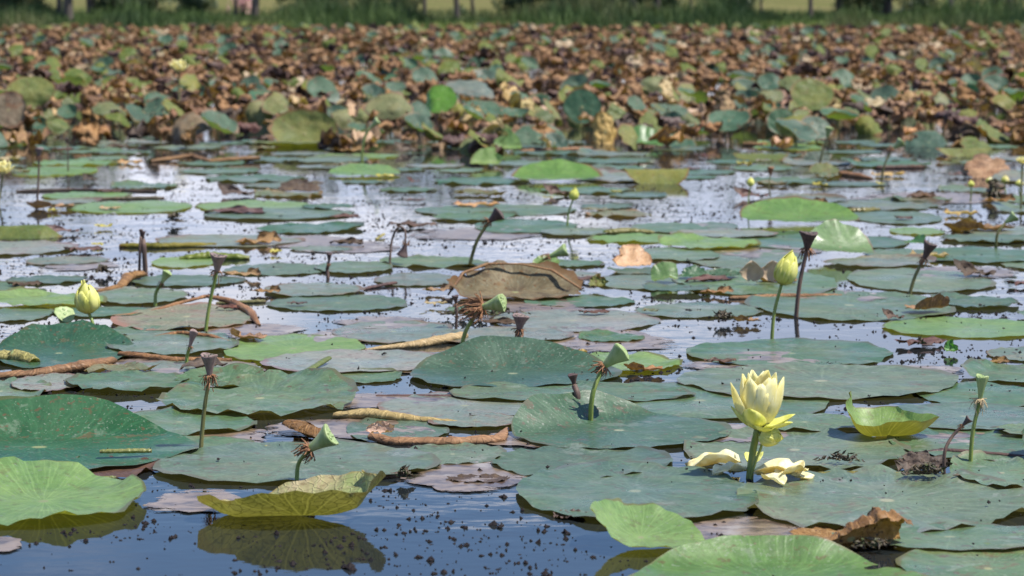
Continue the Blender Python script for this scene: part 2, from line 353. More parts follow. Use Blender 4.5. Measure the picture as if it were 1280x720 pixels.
def leaf_mesh(rx, ry, folds=(), curls=(), seed=0, irr=0.04, wave=0.004, wk=7, crumple=0.0, cscale=6.0, nr=12, nt=56, ragged=0.0,
              tilt=None, holes=0.0, dish=0.0, bite=0):
    """a round lotus leaf bent in space. folds: (direction deg, chord distance, bend deg, bend radius, curve of the chord);
    curls: (direction deg, half width deg, inner radius, bend deg, bend radius): the rim rolled up along an arc"""
    rnd = random.Random(seed)
    ph = [rnd.uniform(0, 6.28) for _ in range(8)]
    so = rnd.uniform(0, 90)
    R = (rx + ry) / 2
    bites = [(rnd.uniform(0, 6.28), rnd.uniform(0.06, 0.16), rnd.uniform(0.06, 0.16)) for _ in range(bite)]
    verts, uvs = [], []
    def put(u, v, rr, th):
        x, y, z = u * rx, v * ry, 0.0
        z += wave * rr ** 4 * (0.6 + math.sin(wk * th + ph[5]) * 0.5 + 0.5 * math.sin((wk * 2 + 3) * th + ph[6]))
        z += dish * R * (rr * rr - 0.15)
        for (d, hw, rc, al, rho) in curls:
            dd = (math.degrees(th) - d + 180) % 360 - 180
            if abs(dd) < hw and rr > rc:
                wgt = (0.5 + 0.5 * math.cos(math.pi * dd / hw)) ** 0.6
                a = rad(al) * wgt * (1 + 0.25 * nz(so + th * 2.5, 7.7))
                ro = rho * R
                q = math.hypot(x, y) or 1e-6
                s = (rr - rc) * R
                sg = 1 if a >= 0 else -1; a = abs(a)
                if s < ro * a: ds, dz = ro * math.sin(s / ro), ro * (1 - math.cos(s / ro))
                else: ds, dz = ro * math.sin(a) + (s - ro * a) * math.cos(a), ro * (1 - math.cos(a)) + (s - ro * a) * math.sin(a)
                k = (q - s + ds) / q
                x *= k; y *= k; z += sg * dz
        if crumple:
            z += crumple * R * (0.3 + rr) * (nz(so + u * cscale * 0.5, v * cscale * 0.5, ph[0]) + 0.5 * nz(so + u * cscale, v * cscale, ph[1]) + 0.28 * nz(u * cscale * 2.6, so + v * cscale * 2.6))
            x += crumple * R * 0.45 * rr * nz(so + u * cscale, v * cscale, 4.4 + ph[2])
            y += crumple * R * 0.45 * rr * nz(so + u * cscale, v * cscale, 9.4 + ph[3])
        for fo in folds:
            d, c, al, rho = fo[:4]; cv = fo[4] if len(fo) > 4 else 0.0
            dx, dy = math.cos(rad(d)), math.sin(rad(d))
            tt = (-x * dy + y * dx) / R
            cc = (c + cv * tt * tt + 0.06 * nz(so + tt * 2.2, d)) * R
            s = x * dx + y * dy - cc
            if s > 0:
                a = rad(al) * (1 + 0.15 * nz(so + tt * 3, 2.2 + d)); sg = 1 if a >= 0 else -1; a = abs(a); ro = rho * R
                if s < ro * a: t_, ss, zz = s / ro, ro * math.sin(s / ro), ro * (1 - math.cos(s / ro))
                else: t_, ss, zz = a, ro * math.sin(a) + (s - ro * a) * math.cos(a), ro * (1 - math.cos(a)) + (s - ro * a) * math.sin(a)
                ns = cc + ss - sg * z * math.sin(t_) * 1.0
                x += (ns - (s + cc)) * dx; y += (ns - (s + cc)) * dy
                z = z * math.cos(t_) + sg * zz
        if tilt:
            dx, dy = math.cos(rad(tilt[0])), math.sin(rad(tilt[0]))
            s = x * dx + y * dy
            ca, sa = math.cos(rad(tilt[1])), math.sin(rad(tilt[1]))
            s2, z2 = s * ca - z * sa, s * sa + z * ca
            x += (s2 - s) * dx; y += (s2 - s) * dy; z = z2
        verts.append((x, y, z)); uvs.append((0.5 + 0.5 * u, 0.5 + 0.5 * v))
    put(0, 0, 0, 0)
    for i in range(1, nr + 1):
        q = i / nr
        q = q ** 0.85
        for j in range(nt):
            th = 2 * math.pi * j / nt
            o = 1 + irr * (math.sin(2 * th + ph[0]) + 0.7 * math.sin(3 * th + ph[1]) + 0.45 * math.sin(5 * th + ph[2]) + 0.25 * math.sin(9 * th + ph[3]))
            o += 0.4 * irr * nz(so + 3 * math.cos(th), so + 3 * math.sin(th), 1.0)
            if ragged: o += ragged * q ** 3 * (nz(so + 5 * math.cos(th), 5 * math.sin(th)) + 0.7 * nz(so + 13 * math.cos(th), 13 * math.sin(th)) - 0.2)
            for (bt, bw, bd) in bites:
                dd = abs((th - bt + math.pi) % (2 * math.pi) - math.pi)
                if dd < bw: o -= bd * q ** 4 * math.sqrt(1 - (dd / bw) ** 2)
            put(q * o * math.cos(th), q * o * math.sin(th), q, th)
    faces = [(0, 1 + j, 1 + (j + 1) % nt) for j in range(nt)]
    for i in range(nr - 1):
        for j in range(nt):
            a = 1 + i * nt + j; b = 1 + i * nt + (j + 1) % nt
            if holes and i > 1:
                if nz(so + 4.5 * math.cos(6.28 * j / nt) * i / nr, 4.5 * math.sin(6.28 * j / nt) * i / nr, 3.3) > 0.55 - holes: continue
            faces.append((a, a + nt, b + nt, b))
    return verts, faces, uvs

def leaf_at(name, x0, x1, y0, y1, mat, label, cat, group=None, ref=None, z=None, ry=None, foot=True, seed=None, **kw):
    """a leaf whose flat outline covers that part of the water as photographed"""
    cx = (x0 + x1) / 2
    pf, pb = W(cx, y1), W(cx, y0)
    c = (pf + pb) / 2
    sc_px = c.y / FPX
    rx = (x1 - x0) / 2 * sc_px
    r_y = (pb.y - pf.y) / 2 if ry is None else ry
    if ry is None: r_y = min(max(r_y, 0.5 * rx), 1.5 * rx)
    seed = len(PADS) * 7 + 3 if seed is None else seed
    if z is None:
        lev = 0
        while any(abs(p[0] - c.x) < 0.93 * (p[2] + rx) and abs(p[1] - c.y) < 0.93 * (p[3] + r_y) and p[4] == lev and
                  ((p[0] - c.x) / (p[2] + rx)) ** 2 + ((p[1] - c.y) / (p[3] + r_y)) ** 2 < 0.86 for p in PADS): lev += 1
        z = 0.003 + 0.004 * lev
    else: lev = -1
    kw.setdefault('crumple', 0.012); kw.setdefault('cscale', 5.0)
    v, f, uv = leaf_mesh(rx, r_y, seed=seed, **kw)
    o = link_mesh(name, v, f, M[mat] if isinstance(mat, str) else mat, uvs=uv)
    o.location = (c.x, c.y, z)
    tag(o, label, cat, group)
    if foot: PADS.append((c.x, c.y, rx, r_y, lev))
    if ref: LANDMARKS.append((cx, (y0 + y1) / 2, ref))
    return o

GP = 'lotus pads floating on the pond'
def pad(x0, x1, y0, y1, label, mat='green', ref=None, **kw):
    kw.setdefault('wave', 0.003)
    return leaf_at('lotus_pad', x0, x1, y0, y1, mat, label, 'lotus pad', GP, ref, **kw)
GF = 'lotus leaves with a raised or folded blade'
def fold(x0, x1, y0, y1, label, mat='green', ref=None, **kw):
    return leaf_at('lotus_leaf', x0, x1, y0, y1, mat, label, 'lotus leaf', GF, ref, **kw)
GD = 'dead lotus leaves on the water'
def dead(x0, x1, y0, y1, label, mat='brown', ref=None, **kw):
    kw.setdefault('ragged', 0.16); kw.setdefault('crumple', 0.10)
    return leaf_at('withered_leaf', x0, x1, y0, y1, mat, label, 'dead leaf', GD, ref, **kw)

# --- near leaves, front to back
fold(785, 1165, 693, 770, 'large leaf at the bottom edge with its bright green back rim turned up', 'fresh', 'the bottom-edge leaf with a bright rim', folds=((97, 0.62, 34, 0.10, -0.1),), wave=0.003)
fold(718, 884, 664, 696, 'yellow-green leaf with one tip lifted high over its own dark reflection', 'light', 'the yellow-green leaf with a lifted tip', ry=0.12, folds=((88, -0.1, 18, 0.5), (183, 0.0, 42, 0.9), (-70, 0.55, 10, 0.4)), tilt=(180, 3), z=0.010, wave=0.004)
pad(1125, 1345, 683, 745, 'grey-green pad filling the bottom right corner', ref='the corner pad')
pad(1035, 1340, 660, 692, 'smooth green pad squeezed between the corner pad and the big scalloped pad', foot=True)
pad(915, 1302, 590, 669, 'big blue-green pad with scalloped front edge, fallen petals on its far corner', ref='the big scalloped pad', wave=0.012, wk=9)
pad(638, 950, 583, 657, 'broad blue-green pad with bleached brown stain beside the open water', ref='the broad stained pad', wave=0.006, bite=1)
pad(855, 1132, 538, 592, 'wide grey-green pad right behind the open flower, dark clump lying on it', ref='the pad behind the flower', wave=0.008)
pad(613, 845, 560, 601, 'oval grey-green pad in front of the bright green pod stem', ref='the oval pad in the middle', wave=0.006)
pad(500, 632, 556, 583, 'plain mid-green pad tucked behind the middle oval pad', wave=0.004)
pad(197, 545, 556, 609, 'flat grey-green pad with sharp dark edge behind the boat-shaped yellow leaf', ref='the flat pad behind the boat-shaped leaf', wave=0.005)
fold(244, 512, 628, 668, 'boat-shaped yellowing leaf with net-veined underside floating over its reflection', 'yellow', 'the boat-shaped yellow leaf', ry=0.15, folds=((-86, -0.12, 33, 0.7), (52, 0.05, 29, 0.5), (186, 0.72, 30, 0.3), (-6, 0.62, 34, 0.35)), z=0.003, wave=0.006, nt=72, nr=16)
fold(-75, 184, 598, 666, 'pale yellow-green leaf at the frame edge, bent along its back', 'light', 'the pale yellow-green edge leaf', folds=((140, 0.30, 16, 0.25), (12, 0.62, 20, 0.2), (-60, 0.55, 8, 0.3)), z=0.006, wave=0.008, crumple=0.02)
pad(-75, 100, 556, 593, 'blue-green pad slipped under the dark upright leaf at the left edge', wave=0.004)
fold(-150, 248, 536, 596, 'huge leaf at the left edge with dark green back half tilted up', 'deep', 'the huge dark leaf at the left edge', folds=((93, 0.42, 29, 0.10, 0.05),), z=0.010, wave=0.003)
dead(45, 198, 574, 602, 'flat rotten mauve leaf in front of the huge dark leaf', 'rot', z=0.004, crumple=0.04)
fold(202, 448, 482, 527, 'corrugated grey-green leaf with torn back edge and strong veins', 'green', 'the corrugated torn leaf', folds=((60, 0.45, 12, 0.3),), crumple=0.035, cscale=7, ragged=0.05, z=0.012, wave=0.010)
fold(212, 352, 470, 496, 'tattered green leaf rising behind the corrugated one', 'green', folds=((95, 0.1, 20, 0.3),), ragged=0.14, crumple=0.05, z=0.012, ry=0.10)
fold(1022, 1182, 531, 562, 'yellow-green leaf cupped like a bowl with brown left side', 'light', 'the cupped yellow-green leaf', ry=0.115, folds=((172, 0.15, 80, 0.35), (-78, 0.1, 34, 0.6), (75, 0.1, 34, 0.5), (8, 0.5, 34, 0.4)), z=0.005, wave=0.003, crumple=0.02)
pad(1110, 1315, 536, 580, 'mid-green pad behind the thin green pod stem at the right', wave=0.006)
pad(1185, 1320, 577, 614, 'small green pad at the right edge beside the rotten lump', wave=0.006, curls=((130, 60, 0.75, 40, 0.3),))
pad(1090, 1320, 508, 541, 'long flat pad behind the cupped yellow-green leaf')
fold(1262, 1310, 562, 580, 'grey-green leaf standing on edge at the right margin', 'deep', folds=((150, -0.3, 70, 0.3),), z=0.02)
pad(1140, 1310, 480, 511, 'dull green pad behind the thin-stemmed pod near the right edge')
fold(636, 912, 520, 565, 'green leaf with one dark corner folded upright beside a withered pod', 'deep', 'the leaf with one dark upright corner', folds=((128, 0.50, 36, 0.10, -0.1),), wave=0.003)
pad(700, 1048, 480, 526, 'wide blue-green pad left of the open flower head', ref='the wide pad behind the bloom')
pad(845, 1207, 458, 502, 'very wide grey-blue pad seen just above the open flower', ref='the very wide grey-blue pad', wave=0.005)
pad(855, 1122, 426, 461, 'smooth oval pad with thin dark rim facing the speckled open water', ref='the smooth oval pad', wave=0.004)
pad(1103, 1315, 398, 424, 'clean bright pad running out of the frame on the right', 'light', ref='the clean bright pad at the right', wave=0.003)
pad(560, 862, 482, 507, 'green pad with yellow front edge under the dark upright leaf', wave=0.005)
pad(470, 692, 493, 525, 'pale bluish pad behind the two rolled brown leaves', 'pale', wave=0.004)
fold(511, 771, 454, 489, 'glossy leaf with whole back half raised like a dark green fan', 'deep', 'the dark green fan-shaped leaf', folds=((92, 0.38, 29, 0.10, -0.05),), wave=0.003, z=0.009)
pad(275, 458, 420, 455, 'fresh light green pad without spots', 'light', 'the fresh light green pad', wave=0.004)
fold(-25, 172, 425, 462, 'green leaf with low ragged back rim behind the brown roll', 'deep', folds=((92, 0.55, 22, 0.10),), ragged=0.04, wave=0.006)
pad(-60, 62, 470, 513, 'green pad cut by the left frame edge below the long brown roll', wave=0.008)
pad(14, 110, 470, 493, 'small spotted pad under the tip of the long brown roll', 'pale')
pad(-25, 68, 382, 407, 'mid-green pad at the left edge behind the short green pod', 'green')
RIM1 = dead(144, 322, 384, 416, 'grey-green dying leaf with thick curled brown rim', 'dying', 'the dying leaf with curled brown rim', crumple=0.03, ragged=0.04, z=0.008)
RIM2 = dead(140, 298, 418, 447, 'green leaf whose far rim is a long brown arch', 'green', 'the leaf with the long brown arch', crumple=0.02, ragged=0.02, z=0.008)
SHELL = dead(556, 732, 356, 384, 'grey-brown hollow leaf raised like a shell with burnt rim', 'burnt', 'the shell-like grey-brown leaf', ry=0.2, folds=((93, 0.15, 37, 0.35, -0.1), (180, 0.75, 40, 0.2)), ragged=0.09, cscale=7, nr=16, nt=72, crumple=0.035, z=0.012)
pad(935, 1188, 364, 403, 'double-lobed green pad with withered brown end', 'green', 'the pad with a withered end', wave=0.005)
dead(1128, 1192, 384, 402, 'brown curled corner of dead leaf on the end of the green pad', 'brown', ry=0.07, folds=((-60, 0.1, 60, 0.3),), z=0.02)
pad(1058, 1238, 337, 367, 'round grey-green pad under the leaning brown pod', 'green', 'the round pad under the leaning pod')
pad(845, 1048, 336, 374, 'green pad behind the yellow bud with brown roll along its front', 'green')
pad(795, 952, 380, 399, 'plain oval pad left of the yellow bud stem')
pad(608, 826, 388, 417, 'pale whitish pad behind the grey heart-shaped pod', 'pale')
pad(650, 796, 371, 385, 'thin strip of green pad in front of the shell-like leaf')
pad(733, 906, 345, 363, 'green pad right of the shell-like leaf', 'green')
pad(338, 508, 369, 391, 'wide green pad between the dying leaf and the shell-like leaf', 'green', 'the wide pad left of the shell-like leaf')
pad(418, 566, 402, 430, 'faded grey pad behind the tan rolled leaf', 'pale')
fold(925, 1076, 266, 291, 'bright green leaf with whole back turned up above the far water', 'bright', 'the bright leaf with turned-up back', ry=0.2, folds=((94, 0.05, 24, 0.3, -0.1),), z=0.02)
fold(1008, 1092, 312, 330, 'bright green leaf bent upward behind the dark pod', 'bright', 'the bent bright leaf behind the dark pod', ry=0.15, folds=((105, -0.2, 36, 0.4),), tilt=(180, 4), z=0.03)
pad(590, 722, 275, 293, 'oval blue-green pad behind the leaning brown pod', ref='the oval far pad')
pad(520, 722, 256, 271, 'long light pad beyond the leaning brown pod', 'green')
pad(88, 240, 252, 268, 'light green far pad near the left side', 'light')
pad(244, 392, 252, 266, 'light green far pad with small yellow mark', 'light')
pad(250, 442, 262, 276, 'pale green pad overlapping the pad behind it', 'green')
pad(195, 378, 294, 310, 'pale grey-green pad behind the olive rolled leaf', 'pale')
pad(188, 275, 321, 336, 'small pale pad below the yellow-green fold', 'light')
pad(278, 414, 331, 345, 'grey-green pad right of the grey pod', 'green')
pad(395, 490, 328, 345, 'green pad under the bent dead stem')
pad(470, 572, 338, 364, 'dull pad left of the shell-like leaf with twig across it', 'pale')
pad(330, 452, 356, 373, 'bleached whitish pad near the short dark pod', 'pale')
pad(100, 190, 359, 376, 'dull pad between the yellow bud and the small brown roll', 'pale')
pad(120, 232, 362, 384, 'green pad around the little green pod stem', 'green')
pad(1080, 1180, 312, 327, 'thin far pad behind the leaning brown pod at right')
pad(1148, 1300, 311, 331, 'grey-green pad at the right edge under the small bright pod', 'green')
pad(915, 1132, 294, 314, 'grey-green pad between the two bright folded leaves', 'green')
pad(850, 1012, 309, 339, 'grey-green pad left of the dark tall pod', 'green')
pad(848, 925, 277, 292, 'green pad left of the bright turned-up leaf', 'green')
pad(1112, 1180, 284, 296, 'light little pad right of the bright turned-up leaf', 'light')
pad(1205, 1310, 281, 298, 'pale pad at the right edge behind the little bright pod', 'pale')
pad(1060, 1180, 262, 284, 'far pad touching the bright turned-up leaf', 'green')
pad(788, 900, 312, 328, 'pad right of the folded beige leaf', 'green')
pad(790, 885, 280, 294, 'pad at the tip of the yellow-green rolled leaf', 'green')
pad(1235, 1320, 428, 462, 'pale bleached pad at the right margin beyond open water', 'pale')
pad(150, 330, 452, 475, 'pale faded pad under the brown banded edge', 'pale')
pad(330, 560, 440, 470, 'large dull pad behind the corrugated leaf', 'pale')
pad(430, 560, 520, 560, 'dull green pad showing between the two brown rolls', 'green')

# --- folded and dead leaves in the middle distance
fold(-40, 82, 290, 302, 'olive leaf humped over the water at the left edge', 'olive', 'the olive humped leaf', ry=0.13, folds=((-90, -0.1, -38, 0.5), (90, 0.1, -38, 0.5), (0, 0.6, -40, 0.4)), z=0.045, crumple=0.05)
dead(345, 403, 236, 244, 'dark dead leaf with pale curled rim in the bright water', 'rot', 'the dark curled leaf in bright water', ry=0.08, folds=((90, 0.0, 45, 0.3),), z=0.010)
fold(780, 862, 224, 233, 'olive-brown leaf doubled over near the dead bed', 'olive', 'the olive doubled-over leaf', ry=0.16, folds=((-90, 0.0, -45, 0.4), (90, 0.2, -40, 0.3)), z=0.07)
fold(640, 752, 218, 234, 'green leaf with rounded back rim raised in the far water', 'bright', ry=0.22, folds=((92, 0.1, 26, 0.3),), z=0.02)
fold(588, 634, 203, 214, 'small yellow-green leaf curled up like a cup', 'light', ry=0.12, folds=((90, 0.0, 60, 0.3), (0, 0.4, 40, 0.3)), z=0.02)
fold(612, 652, 184, 194, 'yellow-green leaf bud unrolling before the dead bed', 'light', 'the yellow-green unrolling leaf', ry=0.12, folds=((90, -0.2, 75, 0.3), (180, 0.3, 50, 0.3)), z=0.02)
fold(778, 830, 180, 188, 'bright green leaf folded flat at the edge of the dead bed', 'bright', ry=0.14, folds=((90, -0.1, 50, 0.3),), tilt=(180, 8), z=0.03)
fold(408, 502, 208, 231, 'light green leaf with small yellow flower bud lying on it', 'light', ry=0.22, folds=((95, 0.2, 12, 0.3),), z=0.012)
fold(312, 425, 178, 192, 'olive leaf lying flat in front of the round upright one', 'olive', ry=0.2, folds=((90, 0.2, -20, 0.3),), z=0.04)
pad(14, 122, 206, 224, 'green far pad near the cream flower at left edge', 'bright')
fold(1012, 1050, 214, 224, 'dull olive scrap of leaf in the far right water', 'olive', ry=0.1, folds=((90, 0, 30, 0.3),), z=0.015)
fold(915, 985, 196, 203, 'olive strip of leaf in front of the brown bed', 'olive', ry=0.1, folds=((-90, 0, -30, 0.3),), z=0.03)
fold(1170, 1240, 190, 200, 'olive humped leaf before the bed at right', 'olive', ry=0.1, folds=((-90, 0, -40, 0.3), (90, 0.2, -30, 0.3)), z=0.045)
#fold(1130, 1190, 176, 186, 'dark green leaf drooping at the front of the bed', 'deep', ry=0.2, folds=((-80, -0.1, -35, 0.4), (0, 0.3, -30, .3)), z=0.12)
dead(762, 815, 328, 340, 'beige folded leaf like a small tent on the water', 'tan', 'the beige tent-like leaf', ry=0.1, folds=((95, -0.1, 40, 0.2), (180, 0.5, 50, 0.2)), z=0.012, ragged=0.05, crumple=0.05)
fold(735, 762, 356, 368, 'scraggly green scrap of leaf beside the shell-like leaf', 'olive', ry=0.05, folds=((90, 0, 60, 0.3), (0, 0.2, 50, 0.3)), ragged=0.15, crumple=0.15, z=0.015)
fold(813, 848, 348, 360, 'small bright green leaf folded into a point', 'bright', ry=0.06, folds=((90, -0.1, 55, 0.2), (0, 0.3, -40, 0.2)), tilt=(0, 15), z=0.02)
fold(665, 700, 330, 340, 'small green leaf scrap behind the shell-like leaf', 'bright', ry=0.05, folds=((90, 0, 40, 0.2),), z=0.015)
fold(1180, 1200, 438, 447, 'little green leaf scrap alone in the open water', 'bright', ry=0.03, folds=((90, -0.2, 70, 0.3), (0, 0.2, 50, 0.3)), z=0.01)
fold(850, 885, 346, 356, 'green ragged scrap lying on the pad behind the yellow bud', 'deep', ry=0.05, folds=((90, 0, 50, 0.3),), ragged=0.2, z=0.018)
fold(885, 925, 346, 354, 'dark green tongue of leaf lying on the pad behind the yellow bud', 'deep', ry=0.04, folds=((90, 0, 30, 0.3),), ragged=0.1, z=0.018)
fold(1130, 1160, 304, 313, 'tiny upturned green leaf beside the leaning brown pod', 'bright', ry=0.05, folds=((20, 0, 45, 0.3),), z=0.018)
dead(985, 1085, 660, 690, 'flat brown dead leaf left of the brown hood', 'brown', ry=0.1, z=0.004, crumple=0.05)
dead(1120, 1190, 577, 602, 'rotten black-brown lump of leaf around the dead bent stem', 'rot', 'the rotten lump', ry=0.05, crumple=0.3, ragged=0.3, z=0.012, folds=((90, 0, 40, 0.3),))
dead(714, 740, 500, 524, 'brown withered pod husk leaning on the bright green stem', 'brown', ry=0.022, folds=((90, -0.4, 80, 0.4), (180, 0.2, 60, 0.4), (0, 0.2, 60, 0.4)), z=0.02, crumple=0.2)
dead(0, 60, 176, 186, 'brown crumpled leaf lying at the left front of the bed', 'brown', ry=0.2, crumple=0.35, z=0.05)
dead(1205, 1265, 216, 226, 'brown peaked leaf like a small ridge in the far right water', 'brown', ry=0.12, folds=((90, 0, 40, 0.3), (-90, 0.1, -40, 0.3)), z=0.04)
dead(555, 640, 596, 606, 'thin sodden leaf edge showing beside the middle oval pad', 'rot', z=0.003, crumple=0.02, ry=0.04, foot=False)
dead(690, 735, 641, 652, 'dark leaf edge sticking out under the broad stained pad', 'rot', ry=0.03, z=0.004, crumple=0.1, foot=False)

# --- rolled leaves: a sheet wound about a bent axis
def roll(pts, rpx, mat, label, ref=None, seed=0, turns=1.35, lift=0.0, name='rolled_leaf', flat=0.64, a0=-60, parent=None, crinkle=0.6):
    """pts: places of the axis in the photograph (x, y, height above water in px)"""
    rnd = random.Random(seed + 77)
    P3 = []
    for (x, y, hpx) in pts:
        b = W(x, y)
        P3.append(b + Vector((0, 0, hpx * b.y / FPX)))
    base = P3[0].copy(); base.z = 0
    n = 52; m = 24
    verts, uvs, faces = [], [], []
    for i in range(n + 1):
        t = i / n * (len(P3) - 1); k = min(int(t), len(P3) - 2); f = t - k
        f2 = f * f * (3 - 2 * f)
        c = P3[k].lerp(P3[k + 1], f2 * 0.5 + f * 0.5)
        r = 1.2 * (rpx[k] * (1 - f) + rpx[k + 1] * f) * c.y / FPX * (0.72 if name == 'rolled_rim' else 1)
        tan = (P3[k + 1] - P3[k]).normalized()
        up = Vector((0, 0, 1)); side = tan.cross(up).normalized(); up = side.cross(tan)
        r *= 1 + crinkle * 0.30 * nz(i * 0.31, seed * 3.3) + crinkle * 0.14 * nz(i * 0.9, seed * 5.1)
        r *= 0.75 + 0.25 * min(1, 6 * i / n, 6 * (1 - i / n))
        for j in range(m + 1):
            a = rad(a0) + turns * 2 * math.pi * j / m
            q = r * (1.0 - 0.3 * j / m) * (1 + crinkle * 0.30 * nz(i * 0.45, j * 0.45, seed) + crinkle * 0.17 * nz(i * 1.3, j * 0.9, seed) + (0.25 * nz(i * 0.8, seed) if j > m - 5 else 0))
            verts.append(c - base + side * (q * math.cos(a)) + up * (q * math.sin(a) * flat + r * flat * 0.5 + lift))
            uvs.append((0.1 + 0.8 * i / n, 0.1 + 0.5 * j / m))
    for i in range(n):
        for j in range(m):
            a = i * (m + 1) + j
            faces.append((a, a + 1, a + m + 2, a + m + 1))
    o = link_mesh(name, verts, faces, M[mat], uvs=uvs)
    o.location = base
    if parent is not None:
        o.parent = parent; o.location = base - parent.location
        return o
    tag(o, label, 'rolled leaf', 'rolled up dead leaves on the water')
    xs = [p[0] for p in pts]
    PADS.append((sum(p.x for p in P3) / len(P3), sum(p.y for p in P3) / len(P3), abs(P3[-1].x - P3[0].x) / 2, 0.03, -1))
    if ref: LANDMARKS.append((sum(xs) / len(xs), sum(p[1] for p in pts) / len(pts), ref))
    return o

roll([(360, 540, 6), (380, 548, 3), (404, 552, 0)], [10, 16, 12], 'bark_brown', 'brown shell of dead leaf curled above the flat pad', 'the brown curled shell', 44, turns=0.62, a0=20)
roll([(560, 372, 3), (578, 366, 24), (610, 364, 34), (650, 364, 34), (690, 365, 27), (727, 370, 8)], [2, 3, 3, 2, 3, 3], 'bark_brown', None, seed=45, name='rolled_rim', parent=SHELL)
roll([(140, 396, 0), (185, 392, 0), (222, 385, 5), (258, 379, 8), (290, 384, 6), (312, 393, 3), (324, 408, 0)], [4, 4, 4, 4, 7, 7, 5], 'bark_brown', None, seed=41, name='rolled_rim', parent=RIM1)
roll([(136, 436, 0), (175, 426, 0), (222, 420, 3), (262, 424, 3), (300, 432, 0)], [3, 4, 5, 5, 3], 'bark_brown', None, seed=42, name='rolled_rim', parent=RIM2)
roll([(996, 692, 0), (1045, 688, 0), (1095, 686, 0), (1134, 682, 0)], [4, 14, 31, 25], 'bark_brown', 'low brown hood of dead leaf curled over its dark hollow', 'the brown hooded leaf', 43, turns=0.5, a0=48, flat=0.95, crinkle=0.5)
roll([(418, 522, 0), (465, 524, 4), (520, 527, 0), (590, 532, 0)], [8, 9, 7, 4], 'tan', 'tan rolled leaf with knobby end, farther of two in front of the fan leaf', 'the knobby tan roll', 1)
roll([(462, 553, 6), (490, 555, 0), (560, 556, 0), (622, 553, 0), (634, 540, 4)], [9, 8, 9, 9, 3], 'bark_brown', 'orange-brown rolled leaf with upturned tab, nearer of two in front of fan leaf', 'the orange-brown roll with a tab', 2)
dead(458, 494, 545, 556, 'torn tab standing on the end of the orange-brown roll', 'tan', ry=0.02, folds=((90, -0.3, 80, 0.2),), z=0.02, foot=False)
roll([(455, 438, 0), (520, 434, 1), (580, 425, 3)], [2, 7, 9], 'tan', 'smooth tan rolled leaf tapering to a point', 'the tapering tan roll', 3)
roll([(-20, 473, 0), (40, 470, 0), (100, 464, 3), (142, 455, 3)], [7, 7, 10, 7], 'bark_brown', 'long brown roll with upturned end near the left edge', 'the long brown roll', 4)
roll([(-15, 450, 0), (20, 450, 2), (44, 455, 0)], [9, 10, 9], 'yellow', 'short pale yellow roll with dark spots at the left edge', 'the pale spotted roll', 5)
roll([(150, 446, 2), (215, 452, 0), (290, 452, 0)], [6, 6, 5], 'bark_brown', 'low brown rolled band in front of the brown arch', None, 6)
roll([(120, 366, 0), (150, 360, 0), (160, 352, 4), (180, 350, 6)], [4, 5, 7, 7], 'bark_brown', 'small brown roll with curled knob beside dark twigs', 'the small knobbed brown roll', 7)
roll([(150, 309, 0), (200, 310, 0), (270, 307, 0)], [5, 6, 4], 'olive', 'dark olive rolled leaf behind the dark twigs', 'the dark olive roll', 8)
roll([(225, 325, 0), (262, 324, 1), (312, 324, 0)], [5, 8, 5], 'bright', 'yellow-green rolled leaf behind the tall grey pod', None, 9)
roll([(755, 293, 0), (785, 292, 1), (818, 292, 0)], [6, 6, 4], 'light', 'yellow-green roll like a short pipe in white water', 'the yellow-green pipe-like roll', 10)
roll([(1057, 265, 0), (1078, 265, 0), (1098, 263, 0)], [4, 5, 4], 'light', 'short yellow-green roll right above the turned-up bright leaf', None, 11)
roll([(912, 374, 0), (980, 372, 0), (1052, 371, 0)], [4, 5, 4], 'bark_brown', 'long thin brown roll on the pad behind the yellow bud', 'the long thin brown roll', 12)
roll([(188, 203, 0), (240, 200, 4), (260, 203, 0), (325, 202, 3)], [4, 4, 4, 5], 'bark_brown', 'long orange-brown roll in front of the dead bed', 'the long far brown roll', 13)
roll([(20, 240, 0), (90, 238, 0), (195, 240, 0)], [3, 3, 3], 'rot', 'thin dark roll across the far left water', None, 14)
roll([(85, 250, 0), (150, 249, 0), (205, 248, 0)], [3, 3, 3], 'pale', 'thin greyish roll in the far left water', None, 15)
roll([(1095, 211, 0), (1155, 210, 0)], [4, 4], 'rot', 'short black roll floating right of far pod', None, 16)
roll([(650, 190, 0), (740, 187, 0)], [3, 4], 'bark_brown', 'thin brown roll lying before the green bed leaves', None, 17)
roll([(930, 182, 0), (960, 183, 0)], [5, 4], 'bark_brown', 'stubby orange-brown roll at the bed front', None, 18)
roll([(1045, 218, 0), (1075, 222, 0), (1090, 224, 0)], [5, 5, 2], 'bark_brown', 'stubby brown roll tapering toward the right far pods', None, 19)
roll([(372, 472, 0), (412, 458, 10)], [4, 4], 'bright', 'bright green rolled leaf tip poking up at a slant', 'the slanting bright green tip', 20, name='leaf_tip')
roll([(470, 300, 0), (480, 296, 3)], [2, 2], 'yellow', 'yellow scrap of stem in the white water', None, 21, name='stem_scrap')
roll([(455, 362, 0), (495, 356, 2)], [3, 3], 'rot', 'dark twig lying across the dull pad', None, 22, name='twig')
roll([(270, 380, 0), (332, 378, 0)], [3, 4], 'olive', 'olive rolled edge touching the dying leaf', None, 23)
roll([(292, 562, 0), (345, 561, 0)], [4, 4], 'yellow', 'small yellow roll on the water behind the flat pad', None, 24)
roll([(125, 577, 0), (190, 576, 0)], [4, 4], 'bright', 'little yellow-green roll on the tip of the huge dark leaf', None, 25, lift=0.02)
roll([(102, 602, 0), (145, 600, 0)], [3, 3], 'bright', 'little green roll on the rotten mauve leaf', None, 26, lift=0.004)
roll([(1012, 594, 0), (1070, 593, 0), (1130, 593, 0)], [4, 4, 3], 'olive', 'rolled green edge between the scalloped pad and the pad behind the flower', None, 27)
